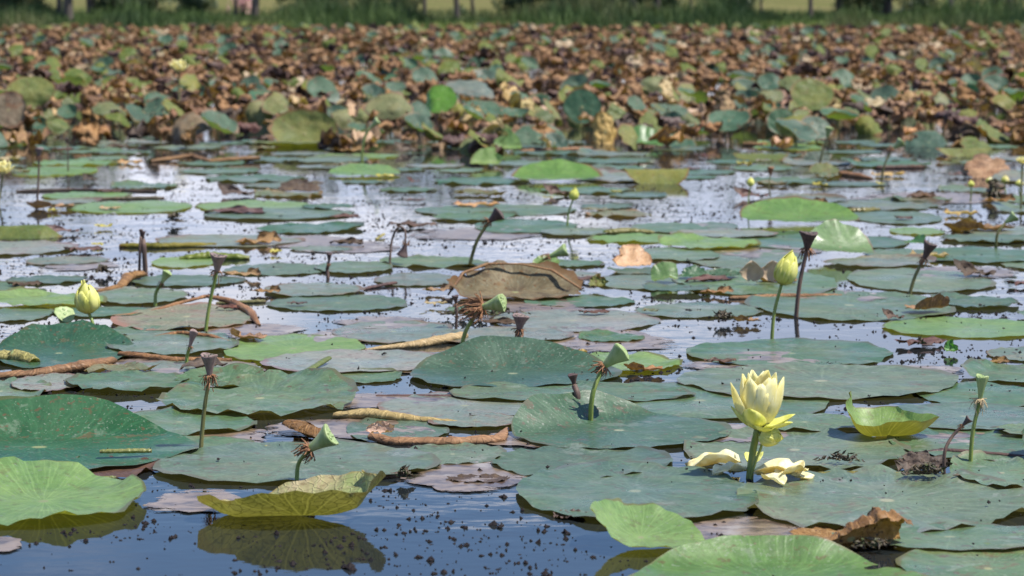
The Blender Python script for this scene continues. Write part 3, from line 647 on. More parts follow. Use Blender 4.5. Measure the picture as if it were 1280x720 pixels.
roll([(455, 600, 0), (485, 597, 0), (510, 596, 2)], [4, 5, 5], 'rot', 'black-brown rolled scrap on the edge of the flat pad', None, 28)
roll([(470, 496, 0), (560, 497, 0), (650, 497, 0)], [3, 4, 2], 'rot', 'long dark sodden roll just in front of the fan leaf', None, 29)
roll([(1135, 570, 0), (1180, 565, 0), (1280, 572, 0)], [3, 5, 4], 'rot', 'dark sodden roll behind the rotten lump', None, 30)

# --- decayed tissue floating level with the surface
def film(x0, x1, y0, y1, label, seed=0):
    return leaf_at('decayed_leaf', x0, x1, y0, y1, 'film', label, 'dead leaf', 'decayed leaf tissue floating level with the water', None,
                   z=0.003, irr=0.12, wave=0.0, crumple=0.006, nr=8, nt=40, seed=seed, foot=False)
film(515, 665, 574, 620, 'pinkish decayed leaf spread on open water left of the oval pad', 1)
film(845, 1015, 648, 686, 'brown decayed leaf between the broad stained pad and the brown hood', 2)
film(190, 300, 612, 644, 'faint mauve decayed leaf left of the boat-shaped leaf', 3)
film(640, 735, 545, 562, 'mauve decayed strip in front of the leaf with dark corner', 4)
film(420, 545, 396, 412, 'pinkish decayed leaf behind the faded grey pad', 5)
film(380, 470, 405, 440, 'pale decayed leaf right of the fresh light green pad', 6)
film(120, 330, 455, 480, 'rusty decayed leaf behind the tall grey pod', 7)
film(470, 620, 440, 470, 'beige decayed leaf left of the fan-shaped leaf', 8)
film(120, 300, 510, 560, 'mauve decayed leaf right of the huge dark leaf', 9)
film(650, 840, 410, 440, 'sandy decayed leaf behind the fan-shaped leaf', 10)
film(840, 930, 605, 645, 'yellow-brown decayed leaf beside the fallen petals', 11)
film(-30, 30, 670, 695, 'pale decayed leaf at the lower left corner', 12)
film(1080, 1250, 240, 256, 'mauve decayed leaf in the far right water', 13)
film(60, 210, 420, 436, 'dark decayed leaf near the short green pod', 14)
film(905, 1010, 440, 452, 'pale decayed leaf under the yellow bud', 15)

# ------------------------------------------------------------------ stems, pods, buds, flowers
def tube(path, radii, sides=8):
    verts, faces = [], []
    n = len(path)
    for i, p in enumerate(path):
        t = (path[min(i + 1, n - 1)] - path[max(i - 1, 0)]).normalized()
        a = t.cross(Vector((0, 1, 0.01))).normalized(); b = t.cross(a)
        for j in range(sides):
            th = 2 * math.pi * j / sides
            verts.append(p + a * (radii[i] * math.cos(th)) + b * (radii[i] * math.sin(th)))
    for i in range(n - 1):
        for j in range(sides):
            k = (j + 1) % sides
            faces.append((i * sides + j, i * sides + k, (i + 1) * sides + k, (i + 1) * sides + j))
    faces.append(tuple(reversed(range(sides)))); faces.append(tuple(range((n - 1) * sides, n * sides)))
    return verts, faces

def bez(pts, n=14):
    """smooth path through a list of points (Catmull-Rom)"""
    P = [pts[0] * 2 - pts[1]] + list(pts) + [pts[-1] * 2 - pts[-2]]
    out = []
    for k in range(1, len(P) - 2):
        for i in range(n):
            t = i / n
            a, b, c, d = P[k - 1], P[k], P[k + 1], P[k + 2]
            out.append(0.5 * ((2 * b) + (c - a) * t + (2 * a - 5 * b + 4 * c - d) * t * t + (3 * b - a - 3 * c + d) * t ** 3))
    out.append(P[-2].copy())
    return out

def frame(axis):
    z = axis.normalized(); x = z.cross(Vector((0.1, 1, 0.05))).normalized(); y = z.cross(x)
    return Matrix((x, y, z)).transposed().to_4x4()

def xf(verts, M4):
    return [M4 @ Vector(v) for v in verts]

def stem_between(root, pts, w_px, mat, name='stem', taper=0.8):
    """pts: image places; the first is on the water. Returns world end point and distance"""
    b = W(*pts[0]); Y = b.y
    rnd = random.Random(int(pts[0][0] * 13 + pts[0][1]))
    P3 = [b - Vector((0, 0, 0.03))] + [AT(x, y, Y + (0.012 * rnd.uniform(-1, 1) if i else 0)) for i, (x, y) in enumerate(pts)]
    path = bez(P3, 6)
    r = w_px * 0.5 * Y / FPX
    radii = [r * (1 - (1 - taper) * i / len(path)) * (1 + 0.08 * nz(i * 0.9, pts[0][0])) for i in range(len(path))]
    v, f = tube([p - b for p in path], radii)
    o = link_mesh(name, v, f, M[mat], root)
    return P3[-1] - b, Y

def pod(stem, axis_deg, R_px, len_px, label, head='pod_grey', stem_mat='stem_olive', w=5, fringe='fringe', toward=0.06, seeds=True, ref=None, top=None, name='seed_pod', nfr=26, fr_len=1.0, cat='seed pod'):
    b = W(*stem[0])
    root = empty(name, b, label, cat, 'lotus seed pods standing on stems')
    end, Y = stem_between(root, stem, w, stem_mat)
    k = Y / FPX
    ax = Vector((math.cos(rad(axis_deg)), -toward, math.sin(rad(axis_deg)))).normalized()
    R, L = 0.9 * R_px * k, 0.92 * len_px * k
    m = Matrix.Translation(end) @ frame(ax)
    S = 20
    prof = [(0.26, 0.0), (0.34, 0.10), (0.42, 0.26), (0.56, 0.48), (0.76, 0.70), (0.93, 0.86), (1.0, 0.95), (0.97, 1.0), (0.86, 0.985), (0.45, 0.965)]
    verts, faces, fm = [], [], []
    rnd = random.Random(int(stem[0][0]))
    p0 = rnd.uniform(0, 6)
    for (q, h) in prof:
        for j in range(S):
            th = 2 * math.pi * j / S
            w_ = 1 + 0.07 * math.sin(3 * th + p0) * q + 0.035 * math.cos(10 * th) * q
            verts.append((R * q * w_ * math.cos(th), R * q * w_ * math.sin(th), L * (h + 0.05 * q * math.sin(2 * th + p0))))
    for i in range(len(prof) - 1):
        for j in range(S):
            faces.append((i * S + j, i * S + (j + 1) % S, (i + 1) * S + (j + 1) % S, (i + 1) * S + j)); fm.append(0)
    faces.append(tuple(range((len(prof) - 1) * S, len(prof) * S))); fm.append(0)
    if seeds:
        for (cx, cy) in [(0, 0)] + [(0.58 * math.cos(t), 0.58 * math.sin(t)) for t in [i * 2 * math.pi / 7 for i in range(7)]]:
            o0 = len(verts)
            for (q, h) in ((0.17, 0.96), (0.13, 0.995), (0.05, 1.005)):
                for j in range(7):
                    th = 2 * math.pi * j / 7
                    verts.append((R * (cx + q * math.cos(th)), R * (cy + q * math.sin(th)), L * h))
            for i in range(2):
                for j in range(7):
                    faces.append((o0 + i * 7 + j, o0 + i * 7 + (j + 1) % 7, o0 + (i + 1) * 7 + (j + 1) % 7, o0 + (i + 1) * 7 + j)); fm.append(1)
            faces.append(tuple(range(o0 + 14, o0 + 21))); fm.append(1)
    hd = link_mesh('pod_head', xf(verts, m), faces, [M[head], M['seed_green' if head == 'pod_green' else 'seed']], root, fm=fm)
    if fringe:
        verts, faces = [], []
        for i in range(nfr):
            th = rnd.uniform(0, 6.28); l = R * rnd.uniform(0.5, 1.15) * fr_len; dr = rnd.uniform(-1.2, 0.35); ww = R * 0.08
            pts = []
            for s in range(4):
                t = s / 3
                rr = R * 0.28 + l * t * math.cos(dr * t) * 0.75
                pts.append(Vector((rr * math.cos(th + t * rnd.uniform(-.3, .3)), rr * math.sin(th), L * 0.05 + l * t * math.sin(dr * t) * 1.1 - 0.4 * l * t * t)))
            o0 = len(verts); tg = Vector((-math.sin(th), math.cos(th), 0)) * ww
            for p in pts: verts += [p - tg, p + tg * 0.6, p + Vector((0, 0, ww))]
            for s in range(3):
                for j in range(3):
                    a = o0 + s * 3 + j; b2 = o0 + s * 3 + (j + 1) % 3
                    faces.append((a, b2, b2 + 3, a + 3))
        link_mesh('stamen_fringe', xf(verts, m), faces, M[fringe], root)
    if ref: LANDMARKS.append((stem[0][0], stem[0][1], ref))
    return root

pod([(251, 565), (255, 515), (262, 470)], 90, 12, 30, 'tall grey seed pod with ragged brown collar beside the huge dark leaf', stem_mat='stem_olive', w=6, ref='the tall grey pod', nfr=46, fr_len=1.25)
pod([(371, 607), (373, 580), (386, 562)], 33, 17, 38, 'pale green pod leaning over the flat pad, reddish dried collar', 'pod_green', 'stem_green', 6, ref='the pale green pod over the flat pad', nfr=40, fr_len=1.2)
pod([(738, 530), (741, 492), (754, 458)], 40, 15, 36, 'pale green cone-shaped pod on bright stem right of the fan leaf', 'pod_green', 'stem_green', 7, ref='the pale green pod by the fan leaf', nfr=36, fr_len=1.1)
pod([(722, 524), (722, 495), (718, 482)], 100, 7, 16, 'small shrivelled brown pod next to the bright green stem', 'pod_dark', 'stem_brown', 9, fringe=None, seeds=False)
pod([(1213, 582), (1216, 540), (1225, 500)], 86, 9, 34, 'thin pale green pod with straw collar near the right edge', 'pod_green', 'stem_green', 6, fringe='fringe_pale', ref='the thin pale pod near the right edge', nfr=40, fr_len=1.8)
pod([(1180, 596), (1181, 565), (1190, 546), (1203, 532)], 45, 6, 14, 'dark dead bent stem with shrunken head in the rotten lump', 'pod_dark', 'stem_brown', 5, seeds=False, ref='the dark bent dead stem')
pod([(257, 415), (262, 380), (271, 340)], 82, 12, 24, 'grey-brown funnel pod on yellow-green stem inside the dying leaf', 'pod_grey', 'stem_green', 5, ref='the funnel pod in the dying leaf')
pod([(194, 382), (195, 366), (202, 354)], 62, 7, 18, 'small green pod with red-brown collar behind the yellow bud', 'pod_green', 'stem_green', 5, ref='the little green pod')
pod([(72, 417), (74, 410), (77, 402)], 62, 15, 17, 'short squat green pod with open top beside the yellow bud', 'pod_green', 'stem_olive', 5, toward=0.7, ref='the short squat green pod', fringe=None)
pod([(410, 348), (409, 337), (411, 330)], 86, 4, 15, 'short dark stub of pod mirrored in the water', 'pod_dark', 'stem_brown', 5, seeds=False, ref='the short dark stub')
pod([(233, 455), (234, 445), (237, 434)], 74, 6, 24, 'grey shrunken pod on short green stem before the brown arch', 'pod_grey', 'stem_green', 5, seeds=False)
pod([(587, 332), (596, 302), (611, 277)], 40, 10, 20, 'dark brown pod leaning on olive stem behind the shell-like leaf', 'pod_dark', 'stem_olive', 5, ref='the leaning dark pod')
pod([(487, 332), (490, 300), (498, 284), (506, 288), (507, 305)], -105, 8, 18, 'drooping dead pod hanging from a hooked black stem', 'pod_dark', 'stem_brown', 3, seeds=False, ref='the hooked dead stem')
pod([(666, 338), (674, 328), (686, 321)], 22, 9, 26, 'pale green pod lying low behind the shell-like leaf', 'pod_green', 'stem_green', 4, ref='the low green pod')
pod([(648, 430), (648, 420), (649, 412)], 84, 12, 20, 'grey heart-shaped pod peeking over the fan leaf', 'pod_grey', 'stem_brown', 5, ref='the heart-shaped pod')
pod([(995, 397), (1000, 352), (1009, 312)], 85, 13, 24, 'tall black-brown funnel pod next to the yellow bud', 'pod_dark', 'stem_brown', 6, ref='the tall dark funnel pod')
pod([(1137, 369), (1144, 345), (1155, 324)], 68, 10, 24, 'brown pod leaning right above the round pad', 'pod_dark', 'stem_olive', 5, ref='the leaning brown pod')
pod([(1245, 312), (1247, 292), (1257, 278)], 35, 8, 16, 'bright green pod on dark stem near the right edge', 'pod_green', 'stem_olive', 4, ref='the bright pod near the right edge', fringe=None)
pod([(46, 262), (48, 225), (49, 196)], 88, 6, 12, 'small grey pod on thin stem below the cream flower', 'pod_grey', 'stem_brown', 3, seeds=False)
pod([(570, 412), (571, 390), (570, 380)], 95, 5, 12, 'black rotten pod stub in front of the shell-like leaf', 'pod_dark', 'stem_brown', 4, seeds=False)
pod([(963, 246), (961, 232), (963, 219)], 90, 5, 11, 'little orange-brown pod in the far right water', 'fringe', 'stem_olive', 2, seeds=False, fringe=None)
pod([(1102, 226), (1106, 205), (1116, 186)], 40, 7, 16, 'far green pod on olive stem before the bed', 'pod_green', 'stem_olive', 3, seeds=False)
pod([(452, 206), (455, 175), (462, 160)], 40, 6, 16, 'pale green pod on a yellow stem at the bed front', 'pod_green', 'stem_green', 4, seeds=False, fringe=None)
pod([(1024, 212), (1028, 190), (1034, 172)], 80, 6, 14, 'olive pod on olive stem among the front bed leaves', 'pod_green', 'stem_olive', 3, seeds=False, fringe=None)
pod([(182, 345), (180, 310), (179, 300)], 92, 4, 12, 'black withered stalk, thicker of the dark twig pair', 'pod_dark', 'stem_brown', 7, seeds=False, fringe=None, ref='the dark twig pair')
pod([(174, 345), (175, 310), (176, 296)], 88, 3, 10, 'black withered stalk, thinner of the dark twig pair', 'pod_dark', 'stem_brown', 4, seeds=False, fringe=None)
pod([(85, 215), (85, 195), (84, 180)], 95, 3, 8, 'thin dark stalk before the brown crumpled leaf at left', 'pod_dark', 'stem_brown', 2, seeds=False, fringe=None)
# shaggy dead flower: brown stamens round a small pale pod
pod([(576, 440), (583, 412), (602, 384)], 15, 13, 32, 'dead flower with a shaggy ball of brown stamens on green stem', 'pod_green', 'stem_green', 6, ref='the shaggy dead flower', nfr=130, fr_len=2.0, name='dead_flower', cat='dead flower', toward=0.3)

def petal_verts(L, Wd, cup, e0, e1, seed=0, tipsharp=1.0, nu=9, nv=5, ruffle=0.0):
    """petal growing from the origin along +x, rising by elevation e0 at the base to e1 at the tip"""
    verts, faces = [], []
    x = z = 0.0
    for i in range(nu):
        t = i / (nu - 1)
        e = rad(e0 + (e1 - e0) * (1 - (1 - t) ** 1.5))
        if i: x += L / (nu - 1) * math.cos(e); z += L / (nu - 1) * math.sin(e)
        w = Wd * 0.5 * (math.sin(math.pi * (0.10 + 0.88 * t ** 0.9)) ** (0.75)) * (1 if t < 0.97 else 0.6)
        for j in range(nv):
            s = (j / (nv - 1)) * 2 - 1
            k = cup * w * (s * s)
            rf = ruffle * L * nz(seed + t * 4, s * 2.5)
            verts.append(Vector((x - k * math.sin(e) + rf * 0.5, s * w * (1 - 0.15 * cup), z + k * math.cos(e) + rf)))
    for i in range(nu - 1):
        for j in range(nv - 1):
            a = i * nv + j
            faces.append((a, a + 1, a + nv + 1, a + nv))
    return verts, faces

def add_petal(root, base, az, L, Wd, cup, e0, e1, mat, r0=0.0, seed=0, tilt=None, name='petal', ruffle=0.02):
    v, f = petal_verts(L, Wd, cup, e0, e1, seed, ruffle=ruffle)
    m = Matrix.Rotation(rad(az), 4, 'Z') @ Matrix.Translation((r0, 0, 0))
    if tilt is not None: m = tilt @ m
    m = Matrix.Translation(base) @ m
    o = link_mesh(name, xf(v, m), f, M[mat], root)
    so = o.modifiers.new('thickness', 'SOLIDIFY'); so.thickness = L * 0.006; so.offset = 0
    return o

# the open flower
b = W(937, 598)
fl = empty('lotus_flower', b, 'open cream-yellow lotus flower with upright petals on a stout stem', 'flower')
LANDMARKS.append((950, 560, 'the open flower'))
end, Y = stem_between(fl, [(937, 598), (941, 565), (947, 536)], 10, 'stem_green', taper=0.9)
k = Y / FPX
tl = Matrix.Rotation(rad(4), 4, 'Y')
for i, (az, L, Wd, cup, e0, e1, mt) in enumerate([
        (265, 70, 54, 0.6, 30, 98, 'petal'), (312, 78, 54, 0.6, 34, 98, 'petal'), (352, 80, 50, 0.6, 30, 94, 'petal'), (222, 76, 50, 0.6, 32, 98, 'petal'),
        (30, 80, 44, 0.6, 38, 98, 'petal'), (75, 80, 46, 0.6, 40, 100, 'petal'), (120, 80, 44, 0.6, 38, 98, 'petal'), (160, 78, 42, 0.6, 34, 94, 'petal'),
        (192, 74, 34, 0.55, 18, 80, 'petal'), (285, 58, 40, 0.6, 26, 92, 'petal'), (245, 46, 38, 0.5, 4, 66, 'petal_yellow'), (182, 44, 30, 0.45, 12, 56, 'petal_yellow'),
        (332, 46, 32, 0.4, -4, 32, 'petal_yellow'), (10, 50, 32, 0.4, 0, 40, 'petal_yellow'), (288, 38, 34, 0.45, -14, 24, 'petal_yellow'), (70, 44, 32, 0.4, 15, 45, 'petal_green'),
        (140, 44, 32, 0.4, 15, 50, 'petal_green'), (300, 74, 44, 0.6, 54, 94, 'petal'), (60, 80, 46, 0.6, 56, 94, 'petal'), (180, 76, 44, 0.6, 54, 94, 'petal')]):
    add_petal(fl, end, az, 0.95 * L * k, 0.93 * Wd * k, cup, e0, e1, mt, 6 * k, i * 3.1, tl, ruffle=0.03)
v, f = tube([end + Vector((0, 0, t * 30 * k)) for t in (0, 0.4, 0.8, 1.0)], [5 * k, 9 * k, 14 * k, 13 * k], 14)
link_mesh('receptacle', v, f, M['stamen'], fl)

def bud(stem, tip, R_px, label, mat='petal_yellow', stem_mat='stem_green', w=5, ref=None, openness=0.0, grp='lotus buds on stems'):
    b = W(*stem[0])
    root = empty('lotus_bud', b, label, 'flower bud', grp)
    end, Y = stem_between(root, stem, w, stem_mat)
    k = Y / FPX
    tp = AT(tip[0], tip[1], Y) - b
    ax = tp - end; L = ax.length; R = R_px * k
    m = Matrix.Translation(end) @ frame(ax)
    n, S = 10, 14
    verts, faces = [], []
    for i in range(n + 1):
        t = i / n
        q = R * 0.93 * math.sin(math.pi * min(1, 0.08 + 0.92 * t ** 0.72)) ** 0.8
        for j in range(S):
            verts.append((q * math.cos(2 * math.pi * j / S), q * math.sin(2 * math.pi * j / S), L * t * 0.96))
    for i in range(n):
        for j in range(S): faces.append((i * S + j, i * S + (j + 1) % S, (i + 1) * S + (j + 1) % S, (i + 1) * S + j))
    link_mesh('inner_petals', xf(verts, m), faces, M[mat], root)
    for i in range(7):
        az = i * 137.5 + 20
        v, f = [], []
        hh = (0.72 + 0.28 * (i % 3) / 2) * (1 + openness * 0.08)
        nu, nv = 9, 5
        for a in range(nu):
            t = a / (nu - 1) * hh
            q = R * (1.0 + 0.03 * (i % 3) + openness * 0.45 * t * t) * max(0.05, math.sin(math.pi * min(1, 0.08 + 0.92 * min(t, 1) ** 0.72))) ** 0.8
            if openness: q = max(q, R * openness * 0.55 * t)
            hw = rad(46) * math.sin(math.pi * min(0.97, 0.18 + 0.8 * a / (nu - 1))) ** 0.8
            for c in range(nv):
                th = rad(az) + hw * ((c / (nv - 1)) * 2 - 1)
                v.append((q * math.cos(th), q * math.sin(th), L * t))
        for a in range(nu - 1):
            for c in range(nv - 1):
                e = a * nv + c; f.append((e, e + 1, e + nv + 1, e + nv))
        o = link_mesh('petal', xf(v, m), f, M['petal_green' if i in (0, 3, 5) and not openness else mat], root)
        so = o.modifiers.new('thickness', 'SOLIDIFY'); so.thickness = R * 0.05; so.offset = 0
    if ref: LANDMARKS.append((stem[0][0], stem[0][1], ref))
    return root

bud([(116, 420), (116, 405), (111, 391)], (106, 352), 15, 'half-open yellow bud at the left among brown leaves', 'petal_yellow', openness=0.5, ref='the half-open yellow bud')
bud([(965, 423), (968, 390), (977, 355)], (992, 313), 14, 'slim closed yellow bud on bright stem next to the dark funnel pod', 'petal_yellow', w=5, ref='the slim yellow bud')
bud([(938, 600), (945, 575), (952, 556), (950, 541)], (979, 550), 14, 'small closed bud hanging under the open flower', 'petal_yellow', w=4)
bud([(709, 283), (711, 265), (716, 250)], (720, 234), 6, 'small yellow-green bud in the white water', 'petal_green', w=3, ref='the small far bud')
bud([(935, 262), (936, 245), (938, 233)], (939, 221), 4.5, 'tiny yellow bud left of the little orange-brown pod', 'petal_yellow', w=2)
bud([(1213, 252), (1214, 242), (1214, 234)], (1214, 225), 4, 'tiny greenish bud in the far right water', 'petal_green', w=2)
for i, (x, y) in enumerate([(1237, 226), (1256, 224), (1274, 229)]):
    bud([(x + 1, y + 16), (x, y + 10), (x, y + 4)], (x + 1, y - 5), 5, ['pale yellow bud, leftmost of the far right row of three', 'pale yellow bud in the middle of the far right row', 'pale yellow bud, rightmost of the far right row of three'][i], 'petal', w=2)

def small_bloom(stem, R_px, label, mat='petal', w=3):
    b = W(*stem[0])
    root = empty('lotus_flower', b, label, 'flower')
    end, Y = stem_between(root, stem, w, 'stem_olive')
    k = Y / FPX
    for i in range(14):
        add_petal(root, end, i * 137.5, R_px * k * 1.1, R_px * k * 0.8, 0.4, 15 + 4 * i, 50 + 3 * i, mat, 2 * k, i)
    return root
small_bloom([(224, 150), (224, 110), (223, 90)], 15, 'cream flower standing above the dead brown bed')
small_bloom([(-2, 255), (2, 230), (3, 218)], 17, 'cream flower cut by the left edge')
small_bloom([(1276, 262), (1277, 230), (1278, 205)], 9, 'pale flower cut by the right edge before the bed')

# petals dropped on the pads
def fallen(px, py, hpx, az, L, Wd, e0, e1, label, mat='petal_fallen'):
    b = W(px, py); k = b.y / FPX
    root = None
    v, f = petal_verts(L * k, Wd * k, 0.5, e0, e1, px, ruffle=0.13, nu=14, nv=9)
    o = link_mesh('fallen_petal', xf(v, Matrix.Rotation(rad(az), 4, 'Z')), f, M[mat])
    o.location = b + Vector((0, 0, 0.013 + hpx * k))
    so = o.modifiers.new('thickness', 'SOLIDIFY'); so.thickness = 0.0005; so.offset = 0
    return tag(o, label, 'petal', 'petals dropped around the open flower')
fallen(924, 588, 3, 176, 68, 38, 14, -18, 'fallen cream petal arching over the pad left of the stem')
fallen(930, 596, 1, 205, 46, 30, 14, -12, 'fallen petal lying nearest the left of the flower stem')
fallen(943, 601, 2, -6, 74, 42, 12, -16, 'long fallen cream petal right of the flower stem')
fallen(972, 606, 2, 20, 44, 34, 38, -10, 'upturned fallen petal with raised tip right of the stem')
fallen(955, 606, 1, -45, 34, 30, 10, -16, 'small fallen petal in front of the flower stem')
fallen(940, 592, 4, 75, 34, 26, 30, 10, 'fallen petal standing behind the flower stem', 'petal_yellow')
fallen(995, 604, 1, 60, 26, 20, 60, 30, 'short fallen petal sticking up at the far end', 'petal_fallen')
for i, (px, py) in enumerate([(940, 358), (965, 358)]):
    o = fallen(px, py, 2, 80, 26, 34, 70, 100, ['old pinkish petal leaning left of the yellow bud stem', 'old pinkish petal half hidden by the yellow bud'][i], 'petal_old')

# clumps of rotting weed
def clump(px, py, w_px, h_px, label, mat='clump', n=60, seed=0):
    rnd = random.Random(seed + px)
    b = W(px, py); k = b.y / FPX
    verts, faces = [], []
    for i in range(n):
        u = rnd.gauss(0, 0.28); 
        c = Vector((u * w_px * k, rnd.gauss(0, 0.2) * w_px * k * 0.6, rnd.uniform(0, 1) * h_px * k * max(0.1, 1 - 3.0 * u * u)))
        d = Vector((rnd.uniform(-1, 1), rnd.uniform(-1, 1), rnd.uniform(-0.3, 0.8))) * (h_px * k * rnd.uniform(0.3, 0.7))
        s = Vector((rnd.uniform(-1, 1), rnd.uniform(-1, 1), rnd.uniform(-1, 1))) * (h_px * k * 0.18)
        q = d.cross(s).normalized() * h_px * k * 0.13
        o = len(verts)
        verts += [c - d - s, c - d + s, c + d + s * 0.4, c + d - s * 0.4, c + q * 1.5, c - q * 1.5]
        faces += [(o, o + 1, o + 4), (o + 1, o + 2, o + 4), (o + 2, o + 3, o + 4), (o + 3, o, o + 4), (o + 1, o, o + 5), (o + 2, o + 1, o + 5), (o + 3, o + 2, o + 5), (o, o + 3, o + 5)]
    for i, v_ in enumerate(verts):
        if v_.z < 0: v_.z = 0
    o = link_mesh('weed_clump', verts, faces, M[mat], smooth=False)
    o.location = b + Vector((0, 0, 0.012))
    return tag(o, label, 'weed clump')
clump(1052, 582, 52, 9, 'dark green-black weed clump on the pad behind the flower')
clump(1158, 600, 46, 14, 'black weed clump heaped on the rotten lump', seed=4)
clump(905, 404, 36, 10, 'tiny dark weed clump on the pad left of the yellow bud', seed=5, n=40)
clump(600, 397, 90, 10, 'black soggy clump in front of the shell-like leaf', seed=6, n=90)
clump(218, 281, 16, 12, 'small black clump in the far left water', seed=7, n=25)
clump(128, 345, 20, 9, 'dark clump near the small knobbed brown roll', seed=8, n=30)
clump(505, 603, 18, 12, 'black tuft on the rim of the flat pad', seed=9, n=25)
clump(1240, 250, 14, 22, 'small black upright clump among the far right buds', seed=10, n=25)
clump(1040, 460, 30, 3, 'scatter of dirt on the smooth oval pad', seed=12, n=12)
clump(1092, 692, 56, 11, 'black wet mush inside the brown hood', seed=21, n=40)
clump(1150, 436, 12, 9, 'little black weed tuft in the speckled open water', seed=13, n=14)

# small yellow scraps of leaf
for i, (x, y, w_) in enumerate([(68, 266, 18), (130, 286, 22), (122, 309, 16), (930, 206, 20), (1025, 233, 18), (815, 228, 10), (345, 318, 16), (480, 222, 24), (770, 242, 14), (685, 250, 12), (1100, 232, 12)]):
    rnd = random.Random(i)
    b = W(x, y); k = b.y / FPX
    v, f, uv = leaf_mesh(w_ * 0.5 * k, w_ * 0.3 * k, seed=i, crumple=0.35, ragged=0.2, nr=5, nt=18)
    o = link_mesh('leaf_scrap', v, f, M['yellow_bit'], uvs=uv); o.location = b + Vector((0, 0, 0.012))
    near = min(LANDMARKS, key=lambda q: abs(q[0] - x) + 3 * abs(q[1] - y))
    dx, dy = near[0] - x, near[1] - y
    tag(o, 'yellow leaf scrap floating ' + ('left of ' if dx > 0 else 'right of ') + near[2], 'leaf scrap', 'yellow scraps of leaf on the water')

# ------------------------------------------------------------------ pads filling the pond between the described ones
OPEN = [(-50, 250, 600, 740), (470, 850, 603, 740), (180, 270, 600, 740), (240, 520, 652, 740), (800, 1100, 404, 427), (1115, 1300, 425, 466), (-50, 330, 270, 292), (85, 330, 288, 311),
        (420, 570, 272, 322), (570, 765, 293, 330), (860, 930, 252, 272), (1180, 1300, 330, 345), (1235, 1300, 330, 396), (990, 1075, 402, 426), (-50, 60, 225, 262), (160, 260, 216, 230), (520, 740, 240, 254), (300, 345, 205, 222), (830, 900, 262, 275), (900, 1000, 230, 258), (1140, 1300, 345, 372)]
frnd = random.Random(5)
LOOK = {'green': ['blue-green', 'dull green', 'grey-green'], 'pale': ['bleached', 'faded', 'pale'], 'light': ['fresh green', 'light green'], 'olive': ['olive'], 'deep': ['dark green'], 'dying': ['browning']}
used = set()
def where(px, py):
    c = sorted(LANDMARKS, key=lambda q: abs(q[0] - px) * 0.5 + 2.2 * abs(q[1] - py))[:14]
    for q in c:
        dx, dy = px - q[0], py - q[1]
        if abs(dx) > 3.0 * abs(dy): w_ = 'left of ' if dx < 0 else 'right of '
        elif dy < 0: w_ = 'beyond ' if abs(dx) < 30 else ('beyond and left of ' if dx < 0 else 'beyond and right of ')
        else: w_ = 'in front of ' if abs(dx) < 30 else ('in front and left of ' if dx < 0 else 'in front and right of ')
        yield w_ + q[2]
def auto_label(px, py, looks, noun):
    for w_ in where(px, py):
        for lk in looks:
            s = lk + ' ' + noun + ' ' + w_
            if w_ not in used:
                used.add(w_)
                return s
    return looks[0] + ' ' + noun + ' ' + w_
nf = 0
for it in range(400):
    if nf >= 24: break
    py = frnd.uniform(285, 560); px = frnd.uniform(0, 1280); w_ = frnd.uniform(35, 75) * (0.5 + py / 560)
    if any(abs(px - q[0]) < 40 and abs(py - q[1]) < 10 for q in LANDMARKS): continue
    film(px - w_, px + w_, py - w_ * 0.12, py + w_ * 0.12, auto_label(px, py, ['decayed brown'], 'leaf'), 100 + nf)
    nf += 1
protos = {}
for mt in ('green', 'pale', 'light', 'dying', 'olive'):
    for s in range(4):
        R = 0.2
        kw = dict(wave=0.003 + 0.003 * (s % 2), crumple=0.012 + 0.008 * s, irr=0.05, bite=s % 3)
        if s == 3: kw.update(folds=((90 + 20 * s, 0.6, 16, 0.3),))
        if s == 2: kw.update(curls=((200 * s, 60, 0.85, 50, 0.2),))
        if mt == 'dying': kw.update(ragged=0.12, crumple=0.08)
        if mt == 'olive': kw.update(folds=((90, 0.1, 40 if s % 2 else -25, 0.3), (-80, 0.3, -30, 0.4)), crumple=0.06)
        v, f, uv = leaf_mesh(R, R, seed=400 + s * 13 + len(mt), nr=9, nt=44, **kw)
        me = link_mesh('lotus_pad', v, f, M[mt], uvs=uv)
        protos[(mt, s)] = me
first_use = set()
nfill = 0
for it in range(6000):
    if nfill >= 125: break
    py = 178 + (560 - 178) * frnd.random() ** 1.5
    px = frnd.uniform(-40, 1320)
    if any(a < px < b_ and c < py < d for (a, b_, c, d) in OPEN): continue
    p = W(px, py)
    rr = frnd.uniform(0.12, 0.28) * (0.75 if py > 330 else 1)
    if any(((p.x - q[0]) / (q[2] + rr)) ** 2 + ((p.y - q[1]) / (q[3] + rr)) ** 2 < (0.62 if q[4] >= 0 else 0.5) for q in PADS): continue
    mt = frnd.choices(['green', 'pale', 'light', 'dying', 'olive'], [66, 20, 10, 4, 0])[0]
    s = frnd.randrange(4)
    pr = protos[(mt, s)]
    if (mt, s) in first_use:
        o = pr.copy(); COL.objects.link(o)
    else:
        o = pr; first_use.add((mt, s))
    sx, sy = rr / 0.2, rr / 0.2 * frnd.uniform(0.8, 1.15)
    lev = 0
    while any(((p.x - q[0]) / (q[2] + rr)) ** 2 + ((p.y - q[1]) / (q[3] + rr)) ** 2 < 0.9 and q[4] == lev for q in PADS): lev += 1
    o.location = (p.x, p.y, 0.004 + 0.0045 * lev + (0.03 if mt == 'olive' else 0))
    o.scale = (sx, sy, (sx + sy) / 2)
    o.rotation_euler = (0, 0, frnd.uniform(-0.6, 0.6))
    PADS.append((p.x, p.y, rr, rr, lev))
    o['label'] = auto_label(px, py, LOOK[mt], 'pad'); o['category'] = 'lotus pad'; o['group'] = GP
    nfill += 1
dprot = []
